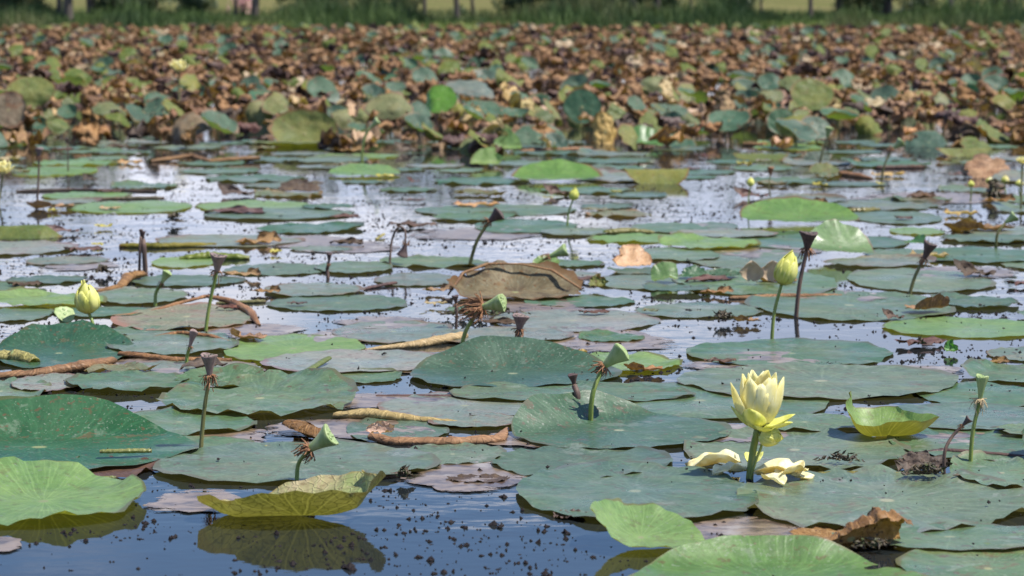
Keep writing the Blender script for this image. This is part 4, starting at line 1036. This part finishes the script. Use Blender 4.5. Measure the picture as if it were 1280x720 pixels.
for s in range(8):
    mt = ('rot', 'brown', 'dying', 'rot', 'tan', 'brown', 'rot', 'rot')[s]
    rn = random.Random(s)
    v, f, uv = leaf_mesh(0.1, 0.07, seed=800 + s, crumple=0.22, ragged=0.28, irr=0.1, nr=7, nt=26, folds=((rn.uniform(0, 360), rn.uniform(0, .4), rn.uniform(30, 80), 0.3),) if s % 2 else ())
    dprot.append((link_mesh('withered_scrap', v, f, M[mt], uvs=uv), {'rot': 'black-brown', 'brown': 'brown', 'dying': 'grey-brown', 'tan': 'tan', 'olive': 'olive'}[mt]))
nd = 0
SCR = []
for it in range(3000):
    if nd >= 75: break
    py = 185 + (470 - 185) * frnd.random() ** 1.4; px = frnd.uniform(-20, 1300)
    if any(a < px < b_ and c < py < d and b_ - a > 330 for (a, b_, c, d) in OPEN): continue
    if any(abs(px - a) < 60 and abs(py - c) < 14 for a, c in SCR): continue
    if any(abs(px - q[0]) < 50 and -14 < py - q[1] < 30 for q in LANDMARKS): continue
    SCR.append((px, py)); p = W(px, py)
    pr, lk = dprot[nd % 8]
    o = pr if nd < 8 else pr.copy()
    if nd >= 8: COL.objects.link(o)
    q = frnd.uniform(0.35, 1.0) * (1.0 if py < 350 else 0.7)
    o.location = (p.x, p.y, 0.014); o.scale = (q * frnd.uniform(0.8, 1.6), q, q); o.rotation_euler = (0, 0, frnd.uniform(-0.5, 0.5))
    o['label'] = auto_label(px, py, [lk], 'dead scrap'); o['category'] = 'leaf scrap'; o['group'] = 'scraps of dead leaf on water and pads'
    nd += 1
for k_, o in protos.items():
    if k_ not in first_use: bpy.data.objects.remove(o)

# ------------------------------------------------------------------ specks floating on the open water: thousands of bits
srnd = random.Random(9)
verts, faces = [], []
grid = {}
for q in PADS:
    for gx_ in range(int((q[0] - q[2]) // 0.5), int((q[0] + q[2]) // 0.5) + 1):
        for gy_ in range(int((q[1] - q[3]) // 0.5), int((q[1] + q[3]) // 0.5) + 1):
            grid.setdefault((gx_, gy_), []).append(q)
ns = 0
for it in range(260000):
    if ns >= 27000: break
    Y = math.sqrt(srnd.uniform(4.2 ** 2, 17.5 ** 2)); x = srnd.uniform(-0.23, 0.23) * Y
    dens = 0.42 + 0.75 * nz(x * 2.6, Y * 1.7) + 0.75 * nz(x * 8, Y * 7, 5)
    if srnd.random() > max(0.05, (dens - 0.15) * 1.3) * (1.25 if Y < 6.5 else 1.15): continue
    if any(((x - q[0]) / q[2]) ** 2 + ((Y - q[1]) / q[3]) ** 2 < 1.0 for q in grid.get((int(x // 0.5), int(Y // 0.5)), ())):
        if srnd.random() > 0.035: continue
        zb = 0.012
    else: zb = 0.0
    r = (srnd.uniform(0.001, 0.0026) if srnd.random() < 0.62 else abs(srnd.gauss(0.0028, 0.0015)) + 0.001) * (1 if Y < 9 else 0.9)
    nb = 1 if srnd.random() < 0.75 else srnd.randrange(2, 4)
    for b_ in range(nb):
        cx, cy = x + (srnd.gauss(0, r * 2.0) if b_ else 0), Y + (srnd.gauss(0, r * 2.0) if b_ else 0)
        o0 = len(verts)
        a0 = srnd.uniform(0, 6)
        hx, hz = srnd.uniform(0.6, 1.5) * r, srnd.uniform(0.4, 1.5) * r
        for j in range(5):
            th = a0 + j * 1.2566
            verts.append((cx + hx * math.cos(th) * srnd.uniform(0.6, 1.2), cy + hx * math.sin(th) * srnd.uniform(0.6, 1.2), zb + srnd.uniform(-0.0005, 0.35) * hz))
        verts.append((cx + srnd.uniform(-.5, .5) * r, cy, zb + hz)); verts.append((cx, cy, zb - 0.002))
        for j in range(5):
            faces.append((o0 + j, o0 + (j + 1) % 5, o0 + 5)); faces.append((o0 + (j + 1) % 5, o0 + j, o0 + 6))
    ns += 1
tag(link_mesh('floating_specks', verts, faces, M['debris'], smooth=False), 'dark specks of floating duckweed debris all over the open water', 'debris', None, 'stuff')

# ------------------------------------------------------------------ the bed of standing leaves in the distance
brnd = random.Random(21)
GB = 'crumpled brown leaves of the dead bed'
GG = 'green leaves standing in the dead bed'
def bed_proto(kind, s):
    R = 0.1
    rn = random.Random(900 + s * 17 + len(kind))
    if kind == 'brown':
        kw = dict(crumple=rn.choice([0.35, 0.5, 0.75]), cscale=rn.uniform(4, 7), ragged=0.25, irr=0.1,
                  folds=((rn.uniform(0, 360), rn.uniform(-0.1, 0.35), rn.choice([-95, 85, -120, 110]), 0.25), (rn.uniform(0, 360), rn.uniform(0, 0.3), rn.choice([-90, -120, 80]), 0.25), (rn.uniform(0, 360), rn.uniform(0, 0.4), -80, 0.3)))
        mt = M['brown' if s % 4 else 'rot']
    elif kind == 'tan':
        kw = dict(crumple=0.5, cscale=5, ragged=0.12, irr=0.08, folds=((rn.uniform(0, 360), -0.1, -85, 0.3), (rn.uniform(0, 360), 0.1, 70, 0.3)))
        mt = M['tan']
    elif kind == 'olive':
        kw = dict(crumple=0.14, irr=0.06, folds=((rn.uniform(0, 360), 0.0, -60, 0.5), (rn.uniform(0, 360), 0.2, -45, 0.4)), tilt=(rn.choice([-90, 90, 60, 120]), rn.uniform(10, 45)))
        mt = M['olive']
    else:
        kw = dict(crumple=0.10, irr=0.05, dish=0.2, folds=((rn.uniform(0, 360), 0.25, rn.choice([35, -40, 50]), 0.5),), tilt=(rn.choice([90, 90, 70, 115, -90, 130]), rn.uniform(4, 50)))
        mt = M['bedgreen']
    v, f, uv = leaf_mesh(R, R, seed=700 + s * 31 + len(kind) * 5, nr=7, nt=22, **kw)
    cz = sum(p[2] for p in v) / len(v)
    v = [(p[0], p[1], p[2] - cz) for p in v]
    return v, f, uv, mt
KINDS = {'brown': 16, 'tan': 3, 'olive': 5, 'green': 8}
BP = {(k_, s): bed_proto(k_, s) for k_, n in KINDS.items() for s in range(n)}
places = []
def bed_front(x): return 15.9 + 1.3 * nz(x * 0.55, 8.8) + 0.6 * nz(x * 2.1, 3.3)
def add_bed(n, y0, y1):
    for i in range(n):
        Y = math.sqrt(brnd.uniform(y0 * y0, y1 * y1)); x = brnd.uniform(-0.25, 0.25) * Y
        if Y < bed_front(x): continue
        if brnd.random() > 0.16 + 0.84 * min(1, max(0, (Y - bed_front(x)) / 5.0)) ** 1.2 * (0.75 + 0.5 * nz(x * 0.9, Y * 0.5, 2.0)): continue
        g_ = nz(x * 0.5, Y * 0.22, 6.0)
        near = max(0, 1 - (Y - 16) / 12)
        wg = 0.05 + 0.09 * near + 0.20 * max(0, g_)
        u = brnd.random()
        kd = 'green' if u < wg else ('olive' if u < wg + 0.07 + 0.07 * near else ('tan' if u < wg + 0.12 + 0.07 * near else 'brown'))
        size = brnd.uniform(0.5, 1.25) if kd in ('brown', 'tan') else brnd.uniform(0.75, 1.5) * (1 if Y < 24 else 0.9)
        h = brnd.uniform(0.05, 0.34) if kd in ('brown', 'tan') else brnd.uniform(0.06, 0.36)
        h *= 0.28 + 0.58 * min(1, (Y - 15) / 10)
        places.append((Y, x, h, kd, size, brnd.uniform(-math.pi, math.pi) if kd in ('brown', 'tan') else brnd.uniform(-0.7, 0.7)))
add_bed(2300, 14.6, 26)
add_bed(5700, 24, 57.3)
places.sort()
stem_v, stem_f = tube([Vector((0, 0, -1)), Vector((0.02, 0.01, -0.6)), Vector((-0.01, 0, -0.25)), Vector((0, 0, 0))], [0.02, 0.018, 0.016, 0.014], 6)
LIM = {'brown': 225, 'tan': 40, 'olive': 80, 'green': 180}
cnt = {k_: 0 for k_ in KINDS}
proto_objs = {}
rest = {k_: ([], [], [], []) for k_ in KINDS}
stem_me = {}
WORDS = {'brown': ('withered_leaf', 'dead leaf', GB), 'tan': ('withered_leaf', 'dead leaf', 'tan crumpled leaves of the dead bed'), 'olive': ('standing_leaf', 'lotus leaf', 'olive drooping leaves of the dead bed'), 'green': ('standing_leaf', 'lotus leaf', GG)}
SHARED = {'brown': ['crumpled brown dead leaf among the front rows of the bed', 'crumpled brown dead leaf deeper inside the dead bed'],
          'tan': ['crumpled tan dead leaf among the front rows of the bed', 'crumpled tan dead leaf deeper inside the dead bed'],
          'olive': ['drooping olive leaf among the front rows of the bed', 'drooping olive leaf deeper inside the dead bed'],
          'green': ['green round leaf standing among the front rows of the bed', 'green round leaf standing deeper inside the dead bed']}
BIG = [('big', 1.25), ('medium', 0)]
for (Y, x, h, kd, size, rz) in places:
    s = brnd.randrange(KINDS[kd])
    v, f, uv, mt = BP[(kd, s)]
    if cnt[kd] < LIM[kd]:
        cnt[kd] += 1
        nm, ct, gp = WORDS[kd]
        if (kd, s) not in proto_objs:
            o = link_mesh(nm, v, f, mt, uvs=uv); proto_objs[(kd, s)] = o
            st = link_mesh('stem', stem_v, stem_f, M['stem_olive'], o)
        else:
            o = proto_objs[(kd, s)].copy(); COL.objects.link(o)
            st = proto_objs[(kd, s)].children[0].copy(); COL.objects.link(st); st.parent = o
        o.location = (x, Y, h); o.rotation_euler = (0, 0, rz); o.scale = (size,) * 3
        st.scale = (0.3, 0.3, (h + 0.05) / size)
        depth = 0 if Y < 21 else 1
        lab = SHARED[kd][depth]
        o['label'] = lab; o['category'] = ct; o['group'] = gp + (', front rows' if depth == 0 else ', inner rows')
    else:
        V, Fc, U, Mi = rest[kd]
        o0 = len(V)
        c_, s_ = math.cos(rz), math.sin(rz)
        for p in v:
            V.append((x + size * (p[0] * c_ - p[1] * s_), Y + size * (p[0] * s_ + p[1] * c_), h + size * p[2]))
        U += uv
        Fc += [tuple(i + o0 for i in q) for q in f]; Mi += [1 if mt is M['rot'] else 0] * len(f)
for kd, (V, Fc, U, Mi) in rest.items():
    if V:
        o = link_mesh({'brown': 'brown_leaf_bed', 'tan': 'tan_leaf_bed', 'olive': 'olive_leaf_bed', 'green': 'green_leaf_bed'}[kd], V, Fc, [BP[(kd, 1)][3], M['rot']], uvs=U, fm=Mi)
        tag(o, {'brown': 'mass of brown dead lotus leaves reaching back to the bank', 'tan': 'tan dead leaves strewn through the far bed', 'olive': 'olive leaves strewn through the far bed', 'green': 'green leaves strewn through the far bed'}[kd], 'leaf bed', None, 'stuff')

def stand(x0, x1, yc, Y, ry, mat, tilt, label, folds=(), stem=True, name='standing_leaf', **kw):
    c = AT((x0 + x1) / 2, yc, Y); rx = (x1 - x0) / 2 * Y / FPX
    kw.setdefault('crumple', 0.06)
    v, f, uv = leaf_mesh(rx, ry, seed=int(x0 + yc), folds=folds, tilt=tilt, nr=10, nt=40, **kw)
    o = link_mesh(name, v, f, M[mat], uvs=uv); o.location = c
    tag(o, label, 'lotus leaf' if mat not in ('brown', 'tan', 'burnt', 'dying') else 'dead leaf', 'tall leaves at the front of the bed')
    if stem:
        st = link_mesh('stem', stem_v, stem_f, M['stem_olive'], o); st.scale = (0.35, 0.35, c.z + 0.05)
stand(338, 424, 166, 17.0, 0.16, 'olive', (90, 52), 'round olive leaf standing on edge at the front of the bed', dish=0.3)
stand(205, 276, 155, 17.2, 0.16, 'burnt', (60, 35), 'grey-brown leaf drooping like a tent at the front of the bed', folds=((20, 0.2, -80, 0.3), (200, 0.4, -40, 0.3)), ragged=0.1, name='withered_leaf')
stand(704, 752, 133, 18.2, 0.13, 'bedgreen', (90, 75), 'round green leaf facing the viewer above the bed front')
stand(738, 776, 163, 17.0, 0.13, 'tan', (90, 70), 'yellow-tan leaf hanging folded at the bed front', folds=((0, 0.1, -60, 0.3), (180, 0.3, -50, 0.3)), ragged=0.08, crumple=0.2, name='withered_leaf')
stand(638, 708, 172, 17.0, 0.13, 'bedgreen', (90, 40), 'broad teal leaf leaning at the waterline of the bed')
stand(-15, 36, 137, 17.6, 0.14, 'burnt', (90, 62), 'grey leaf with tan edge at the left end of the bed', folds=((0, 0.7, 60, 0.2),), name='withered_leaf')
stand(8, 68, 112, 18.5, 0.14, 'olive', (90, 40), 'olive leaf high at the left end of the bed', folds=((-80, 0.1, -40, 0.4),))
stand(130, 168, 146, 17.4, 0.05, 'olive', (90, 30), 'narrow olive leaf hanging slanted in the left bed front', folds=((0, -0.2, -55, 0.5),))
stand(556, 622, 110, 19.5, 0.15, 'pale', (100, 22), 'pale grey-green leaf lying over the middle bed', folds=((0, 0.4, -30, 0.4),))
stand(524, 572, 124, 18.8, 0.14, 'bright', (80, 45), 'bright green leaf hanging in the middle of the bed', folds=((180, 0.2, -50, 0.4),))
stand(988, 1042, 118, 18.6, 0.15, 'olive', (90, 50), 'big olive leaf on a yellowish stem right of centre in the bed')
stand(958, 996, 152, 17.4, 0.1, 'bedgreen', (90, 65), 'small round teal leaf at the right bed front')
stand(1000, 1040, 160, 17.0, 0.1, 'bedgreen', (100, 50), 'teal leaf with stem in front, right bed edge')
stand(884, 930, 128, 18.3, 0.12, 'brown', (90, 50), 'dark brown leaf hanging like a broken umbrella in the right bed', folds=((0, 0, -80, 0.3), (180, 0.1, -80, 0.3)), crumple=0.3, ragged=0.15, name='withered_leaf')
stand(820, 850, 112, 18.8, 0.1, 'tan', (90, 40), 'light tan leaf curled above the bed right of centre', folds=((0, 0, -70, 0.3), (180, 0.1, 60, 0.3)), crumple=0.3, name='withered_leaf')
stand(430, 458, 138, 17.8, 0.08, 'tan', (90, 30), 'pale tan cup-shaped dead leaf left of the bed middle', folds=((0, 0, 70, 0.3), (180, 0.1, 60, 0.3)), crumple=0.2, name='withered_leaf')
stand(455, 520, 130, 18.2, 0.15, 'olive', (70, 30), 'olive leaf draped over the bed left of the middle', folds=((0, 0.2, -50, 0.4), (-90, 0.3, -50, 0.3)))
stand(1130, 1192, 178, 16.7, 0.16, 'bedgreen', (75, 28), 'wide teal leaf drooping at the right waterline of the bed', folds=((0, 0.3, -45, 0.3),))

# ------------------------------------------------------------------ bank: grass, trees, shrubs
trnd = random.Random(31)
verts, faces = [], []
def blades(n, y0, y1, h0, h1, hf):
    for i in range(n):
        Y = trnd.uniform(y0, y1); x = trnd.uniform(-0.28, 0.28) * Y
        z = ground_z(x, Y)
        if z < -0.15: continue
        h = trnd.uniform(h0, h1) * hf(x, Y); w_ = trnd.uniform(0.006, 0.014) * (1.5 if h > 0.5 else 1)
        lx, ly = trnd.gauss(0, 0.22) * h, trnd.gauss(0, 0.22) * h
        a = trnd.uniform(0, 3.14); dx, dy = math.cos(a) * w_, math.sin(a) * w_
        o0 = len(verts)
        verts.extend([(x - dx, Y - dy, z), (x + dx, Y + dy, z), (x + lx * 0.4 + dx * 0.8, Y + ly * 0.4 + dy * 0.8, z + h * 0.6), (x + lx * 0.4 - dx * 0.8, Y + ly * 0.4 - dy * 0.8, z + h * 0.6), (x + lx, Y + ly, z + h)])
        faces.extend([(o0, o0 + 1, o0 + 2, o0 + 3), (o0 + 3, o0 + 2, o0 + 4)])
def hfun(x, Y):
    px = 640 + FPX * x / Y
    tall = 0.26 + 0.25 * nz(x * 0.6, 2.2) + 0.2 * nz(x * 1.9, Y * 0.4) + 0.12 * nz(x * 5, Y)
    for (c, w_, a) in ((130, 60, 0.3), (170, 30, 0.3), (470, 70, 0.55), (740, 45, 0.45), (890, 60, 0.5), (690, 40, 0.4), (1210, 60, 0.4), (30, 50, 0.4), (400, 40, 0.3)):
        tall += 0.6 * a * math.exp(-((px - c) / w_) ** 2)
    for (c, w_, a) in ((560, 40, 0.45), (1000, 35, 0.35), (300, 30, 0.3), (95, 25, 0.25), (340, 18, .25)):
        tall -= a * math.exp(-((px - c) / w_) ** 2)
    return max(0.18, tall)
blades(30000, 57.5, 64, 0.5, 1.1, hfun)
blades(9000, 63, 84, 0.1, 0.3, lambda x, y: 1)
tag(link_mesh('bank_grass', verts, faces, M['grass'], smooth=False), 'tall green grass along the far bank', 'grass', None, 'stuff')

def leafcloud(centres, n, size, seed):
    rn = random.Random(seed)
    verts, faces = [], []
    for i in range(n):
        c, r = rn.choice(centres)
        d = Vector((rn.gauss(0, 1), rn.gauss(0, 1), rn.gauss(0, 0.8))).normalized() * r * rn.random() ** 0.45
        p = Vector(c) + d
        a = Vector((rn.uniform(-1, 1), rn.uniform(-1, 1), rn.uniform(-0.6, 0.6))).normalized() * size * rn.uniform(0.6, 1.3)
        b_ = a.cross(Vector((rn.uniform(-1, 1), rn.uniform(-1, 1), 1))).normalized() * size * 0.5
        o0 = len(verts)
        verts += [p - a, p + b_, p + a, p - b_]
        faces.append((o0, o0 + 1, o0 + 2, o0 + 3))
    return verts, faces

urnd = random.Random(77)
GAPS = [(58, 72), (93, 112), (257, 292), (299, 314), (331, 344), (531, 569), (580, 612), (664, 672), (724, 738), (853, 872), (958, 1012), (1020, 1040), (1166, 1184), (1196, 1225), (1245, 1258)]
cents = []
for i in range(520):
    px = urnd.uniform(-60, 1340)
    if any(a - 3 < px < b_ + 3 for a, b_ in GAPS): continue
    Y = urnd.uniform(68, 82); x = (px - 640) * Y / FPX
    r = urnd.uniform(0.12, 0.3)
    cents.append((Vector((x, Y, ground_z(x, Y) + urnd.uniform(0.0, 1.15))), r))
v, f = leafcloud(cents, 26000, 0.06, 78)
tag(link_mesh('undergrowth', v, f, M['shrub'], smooth=False), 'dark tangled undergrowth behind the bank trees', 'undergrowth', None, 'stuff')

def tree(px, w_px, Y, H_, label, lean=0.0, name='bank_tree', dense=900):
    rn = random.Random(int(px) + 5)
    base = AT(px, 12, Y); base.z = ground_z(base.x, Y)
    root = empty(name, base, label, 'tree', 'trees on the far bank')
    r = w_px * 0.5 * Y / FPX
    trunk_top = H_ * 0.6
    path = [Vector((0, 0, -0.1)), Vector((lean * 0.3 + rn.uniform(-.05, .05), 0, trunk_top * 0.35)), Vector((lean * 0.7, rn.uniform(-.1, .1), trunk_top * 0.7)), Vector((lean, 0, H_ * 0.85))]
    v, f = tube(bez(path, 5), [r * (1.25 - 0.95 * i / 16) for i in range(16)], 10)
    cents = []
    for i in range(7):
        a = rn.uniform(0, 6.28); z0 = trunk_top * rn.uniform(0.62, 1.1); l = H_ * rn.uniform(0.14, 0.25)
        p0 = Vector((lean * z0 / H_, 0, z0)); p1 = p0 + Vector((math.cos(a) * l, math.sin(a) * l, l * rn.uniform(0.4, 0.9)))
        v2, f2 = tube([p0, p0.lerp(p1, 0.5) + Vector((0, 0, -0.05 * l)), p1], [r * 0.4, r * 0.28, r * 0.1], 6)
        o0 = len(v); v += v2; f += [tuple(i2 + o0 for i2 in q) for q in f2]
        cents.append((p1, H_ * rn.uniform(0.09, 0.15)))
    cents.append((Vector((lean, 0, H_ * 0.9)), H_ * 0.14))
    link_mesh('trunk', v, f, M['bark'], root)
    v, f = leafcloud(cents, dense, 0.09, int(px))
    link_mesh('crown', v, f, M['crown'], root, smooth=False)
T = [(12, 7, 66), (74, 6, 62), (85, 11, 61), (116, 11, 62.5), (294, 4, 64), (318, 9, 63), (412, 3, 66), (503, 4, 68), (531, 4, 65), (572, 6, 61), (592, 4, 67), (648, 5, 64), (667, 4, 66), (742, 5, 65), (767, 7, 63), (790, 9, 62.5), (821, 7, 63), (862, 4, 67), (915, 5, 65), (952, 3, 68), (1014, 5, 62), (1050, 9, 64), (1110, 10, 63), (1187, 6, 62), (1262, 6, 65)]
TL = ['tree trunk nearest the left corner of the far bank', 'slim trunk touching the thick dark trunk on the left bank', 'thick dark trunk of the left trunk pair', 'dark trunk standing alone right of the left pair',
      'thin trunk just left of the pink blossoms', 'dark trunk just right of the pink blossoms', 'very thin trunk behind the tall grass left of centre', 'thin trunk rising behind the tallest grass', 'thin trunk at the left of the bright gap',
      'clear single trunk standing in the bright gap', 'slim trunk at the right end of the bright gap', 'trunk left of the pale gap near the centre', 'slim trunk beside the pale gap near the centre', 'slim trunk leaving the dark thicket on its left',
      'trunk within the dark central thicket', 'thickest trunk of the dark central thicket', 'trunk at the right end of the central thicket', 'thin trunk in the yellow gap right of the thicket', 'trunk among dark shrubs right of centre', 'very thin trunk left of the yellow field',
      'clear trunk in front of the yellow field', 'trunk at the left of the big dark shrub', 'trunk at the right of the big dark shrub', 'clear trunk on the grassy right bank', 'trunk nearest the right corner of the far bank']
for (px, w_, Y), lb in zip(T, TL):
    tree(px, w_, Y, 3.6 + (px % 7) * 0.16, lb, lean=((px * 37) % 11 - 5) * 0.03)

def shrub(px, w_px, Y, h, label, mat='shrub', n=1600, name='shrub'):
    rn = random.Random(int(px) + 99)
    base = AT(px, 12, Y); base.z = ground_z(base.x, Y)
    root = empty(name, base, label, 'shrub', None)
    w_ = w_px * Y / FPX
    cents = [(Vector((rn.uniform(-0.5, 0.5) * w_ * 0.8, rn.uniform(-0.4, 0.4), h * rn.uniform(0.25, 0.8))), h * rn.uniform(0.2, 0.35)) for i in range(14)]
    v, f = leafcloud(cents, n, 0.05, int(px) + 3)
    link_mesh('foliage', v, f, M[mat], root, smooth=False)
    v, f = [], []
    for c, r in cents[:6]:
        v2, f2 = tube([Vector((c.x * 0.3, c.y * 0.3, -0.05)), Vector((c.x * 0.7, c.y * 0.7, c.z * 0.6)), c], [0.02, 0.015, 0.006], 5)
        o0 = len(v); v += v2; f += [tuple(i2 + o0 for i2 in q) for q in f2]
    link_mesh('branches', v, f, M['bark'], root)
    return root
shrub(1085, 110, 62, 1.3, 'big dark shrub on the right part of the far bank', n=3600)
shrub(905, 90, 63.5, 1.0, 'dark shrub right of the central thicket', n=2200)
shrub(785, 90, 63.5, 1.1, 'dark shrub under the central thicket', n=2600)
shrub(705, 60, 64, 1.0, 'dark shrub left of the central thicket', n=1600)
shrub(655, 50, 64, 0.9, 'dark shrub right of the bright gap', n=1500)
shrub(20, 70, 63, 1.0, 'dark green shrub at the left end of the bank', n=1800)
shrub(205, 120, 64, 0.9, 'wide green shrub between the left trunks and the blossoms', n=2400)
shrub(440, 100, 65, 1.0, 'green shrub behind the tall grass left of centre', n=2200)
shrub(1235, 90, 66, 0.8, 'loose green shrub at the right end of the bank', n=1300)
shrub(385, 60, 66, 0.8, 'low dark shrub left of the tall grass', n=1200)
shrub(505, 50, 67, 0.9, 'low shrub at the left edge of the bright gap', n=1200)
shrub(835, 50, 65, 1.0, 'dark shrub at the right end of the central thicket', n=1300)
shrub(150, 60, 62.5, 1.0, 'dark shrub right of the lone left trunk', n=1400)
shrub(1150, 60, 65, 0.9, 'low shrub between the big dark shrub and the right bank trunk', n=1300)
shrub(250, 40, 66, 0.7, 'small shrub left of the pink blossoms', n=800)
shrub(930, 50, 66, 0.8, 'small shrub left of the yellow field', n=1000)
shrub(302, 26, 70, 0.85, 'shrub with pink blossoms between two trunks', 'blossom', 500)

# ------------------------------------------------------------------ sky, sun, camera
SUN_EL, SUN_AZ = 62.0, 102.0     # azimuth from +Y (away from the camera) towards +X
sx, sy = math.sin(rad(SUN_AZ)), math.cos(rad(SUN_AZ))
sun_dir = Vector((sx * math.cos(rad(SUN_EL)), sy * math.cos(rad(SUN_EL)), math.sin(rad(SUN_EL))))
L_ = bpy.data.lights.new('sun', 'SUN'); L_.energy = 4.3; L_.angle = rad(0.6); L_.color = (1.0, 0.95, 0.87)
so = bpy.data.objects.new('sun', L_); COL.objects.link(so)
so.rotation_euler = sun_dir.to_track_quat('Z', 'Y').to_euler()

w = bpy.data.worlds.new('World'); sc.world = w; w.use_nodes = True
nt = w.node_tree; nt.nodes.clear()
out = nt.nodes.new('ShaderNodeOutputWorld'); bg = nt.nodes.new('ShaderNodeBackground')
sky = nt.nodes.new('ShaderNodeTexSky'); sky.sky_type = 'NISHITA'; sky.sun_disc = False
sky.sun_elevation = rad(SUN_EL); sky.sun_rotation = rad(SUN_AZ)
sky.air_density = 1.0; sky.dust_density = 0.3; sky.ozone_density = 3.0
bg.inputs['Strength'].default_value = 0.08
def wn(t, **k):
    n = nt.nodes.new(t)
    for a, b_ in k.items(): setattr(n, a, b_)
    return n
def wm(op, a, b_=None, clamp=False):
    n = wn('ShaderNodeMath', operation=op); n.use_clamp = clamp
    for i, v_ in enumerate((a, b_)):
        if v_ is None: continue
        if hasattr(v_, 'links'): nt.links.new(v_, n.inputs[i])
        else: n.inputs[i].default_value = v_
    return n.outputs[0]
tc = wn('ShaderNodeTexCoord'); sp = wn('ShaderNodeSeparateXYZ'); nt.links.new(tc.outputs['Generated'], sp.inputs[0])
zz = wm('MAXIMUM', sp.outputs[2], 0.0)
# cumulus deck: clouds crowd together towards the horizon
hz = wm('ADD', zz, 0.10)
cb = wn('ShaderNodeCombineXYZ'); nt.links.new(wm('DIVIDE', sp.outputs[0], hz), cb.inputs[0]); nt.links.new(wm('DIVIDE', sp.outputs[1], hz), cb.inputs[1])
cn = wn('ShaderNodeTexNoise'); cn.inputs['Scale'].default_value = 1.35; cn.inputs['Detail'].default_value = 6; cn.inputs['Roughness'].default_value = 0.55
nt.links.new(cb.outputs[0], cn.inputs['Vector'])
mr = wn('ShaderNodeMapRange', interpolation_type='SMOOTHSTEP'); nt.links.new(zz, mr.inputs[0])
mr.inputs[1].default_value = 0.07; mr.inputs[2].default_value = 0.24; mr.inputs[3].default_value = 0.34; mr.inputs[4].default_value = -0.05
cm = wn('ShaderNodeMapRange', interpolation_type='SMOOTHSTEP'); nt.links.new(wm('ADD', cn.outputs['Fac'], mr.outputs[0]), cm.inputs[0])
cm.inputs[1].default_value = 0.50; cm.inputs[2].default_value = 0.72
mixc = wn('ShaderNodeMix', data_type='RGBA')
nt.links.new(cm.outputs[0], mixc.inputs[0]); tint = wn('ShaderNodeMix', data_type='RGBA', blend_type='MULTIPLY'); tint.inputs[0].default_value = 1.0; nt.links.new(sky.outputs[0], tint.inputs[6]); tint.inputs[7].default_value = (0.95, 1.08, 1.3, 1); nt.links.new(tint.outputs[2], mixc.inputs[6])
cn2 = wn('ShaderNodeTexNoise'); cn2.inputs['Scale'].default_value = 0.9; cn2.inputs['Detail'].default_value = 4
nt.links.new(cb.outputs[0], cn2.inputs['Vector'])
cm2 = wn('ShaderNodeMapRange', interpolation_type='SMOOTHSTEP'); nt.links.new(cn2.outputs['Fac'], cm2.inputs[0]); cm2.inputs[1].default_value = 0.42; cm2.inputs[2].default_value = 0.60
ccol = wn('ShaderNodeMix', data_type='RGBA'); nt.links.new(cm2.outputs[0], ccol.inputs[0]); ccol.inputs[6].default_value = (5.2, 6.2, 8.5, 1); ccol.inputs[7].default_value = (11.6, 11.6, 12.6, 1)
nt.links.new(ccol.outputs[2], mixc.inputs[7])
nt.links.new(mixc.outputs[2], bg.inputs['Color']); nt.links.new(bg.outputs[0], out.inputs['Surface'])

cam = bpy.data.cameras.new('camera'); co = bpy.data.objects.new('camera', cam); COL.objects.link(co)
co.location = (0, 0, CAM_H); co.rotation_euler = (math.pi / 2 - PITCH, 0, 0)
cam.sensor_width = 36; cam.lens = FPX / 1280 * 36
cam.clip_start = 0.1; cam.clip_end = 10000
cam.dof.use_dof = True; cam.dof.focus_distance = 5.9; cam.dof.aperture_fstop = 6.9
sc.camera = co
sc.view_settings.view_transform = 'Standard'; sc.view_settings.look = 'None'
sc.view_settings.exposure = 0.85; sc.view_settings.gamma = 1.0
sc.render.film_transparent = False
sc.cycles.use_denoising = True
sc.cycles.max_bounces = 6; sc.cycles.transparent_max_bounces = 8
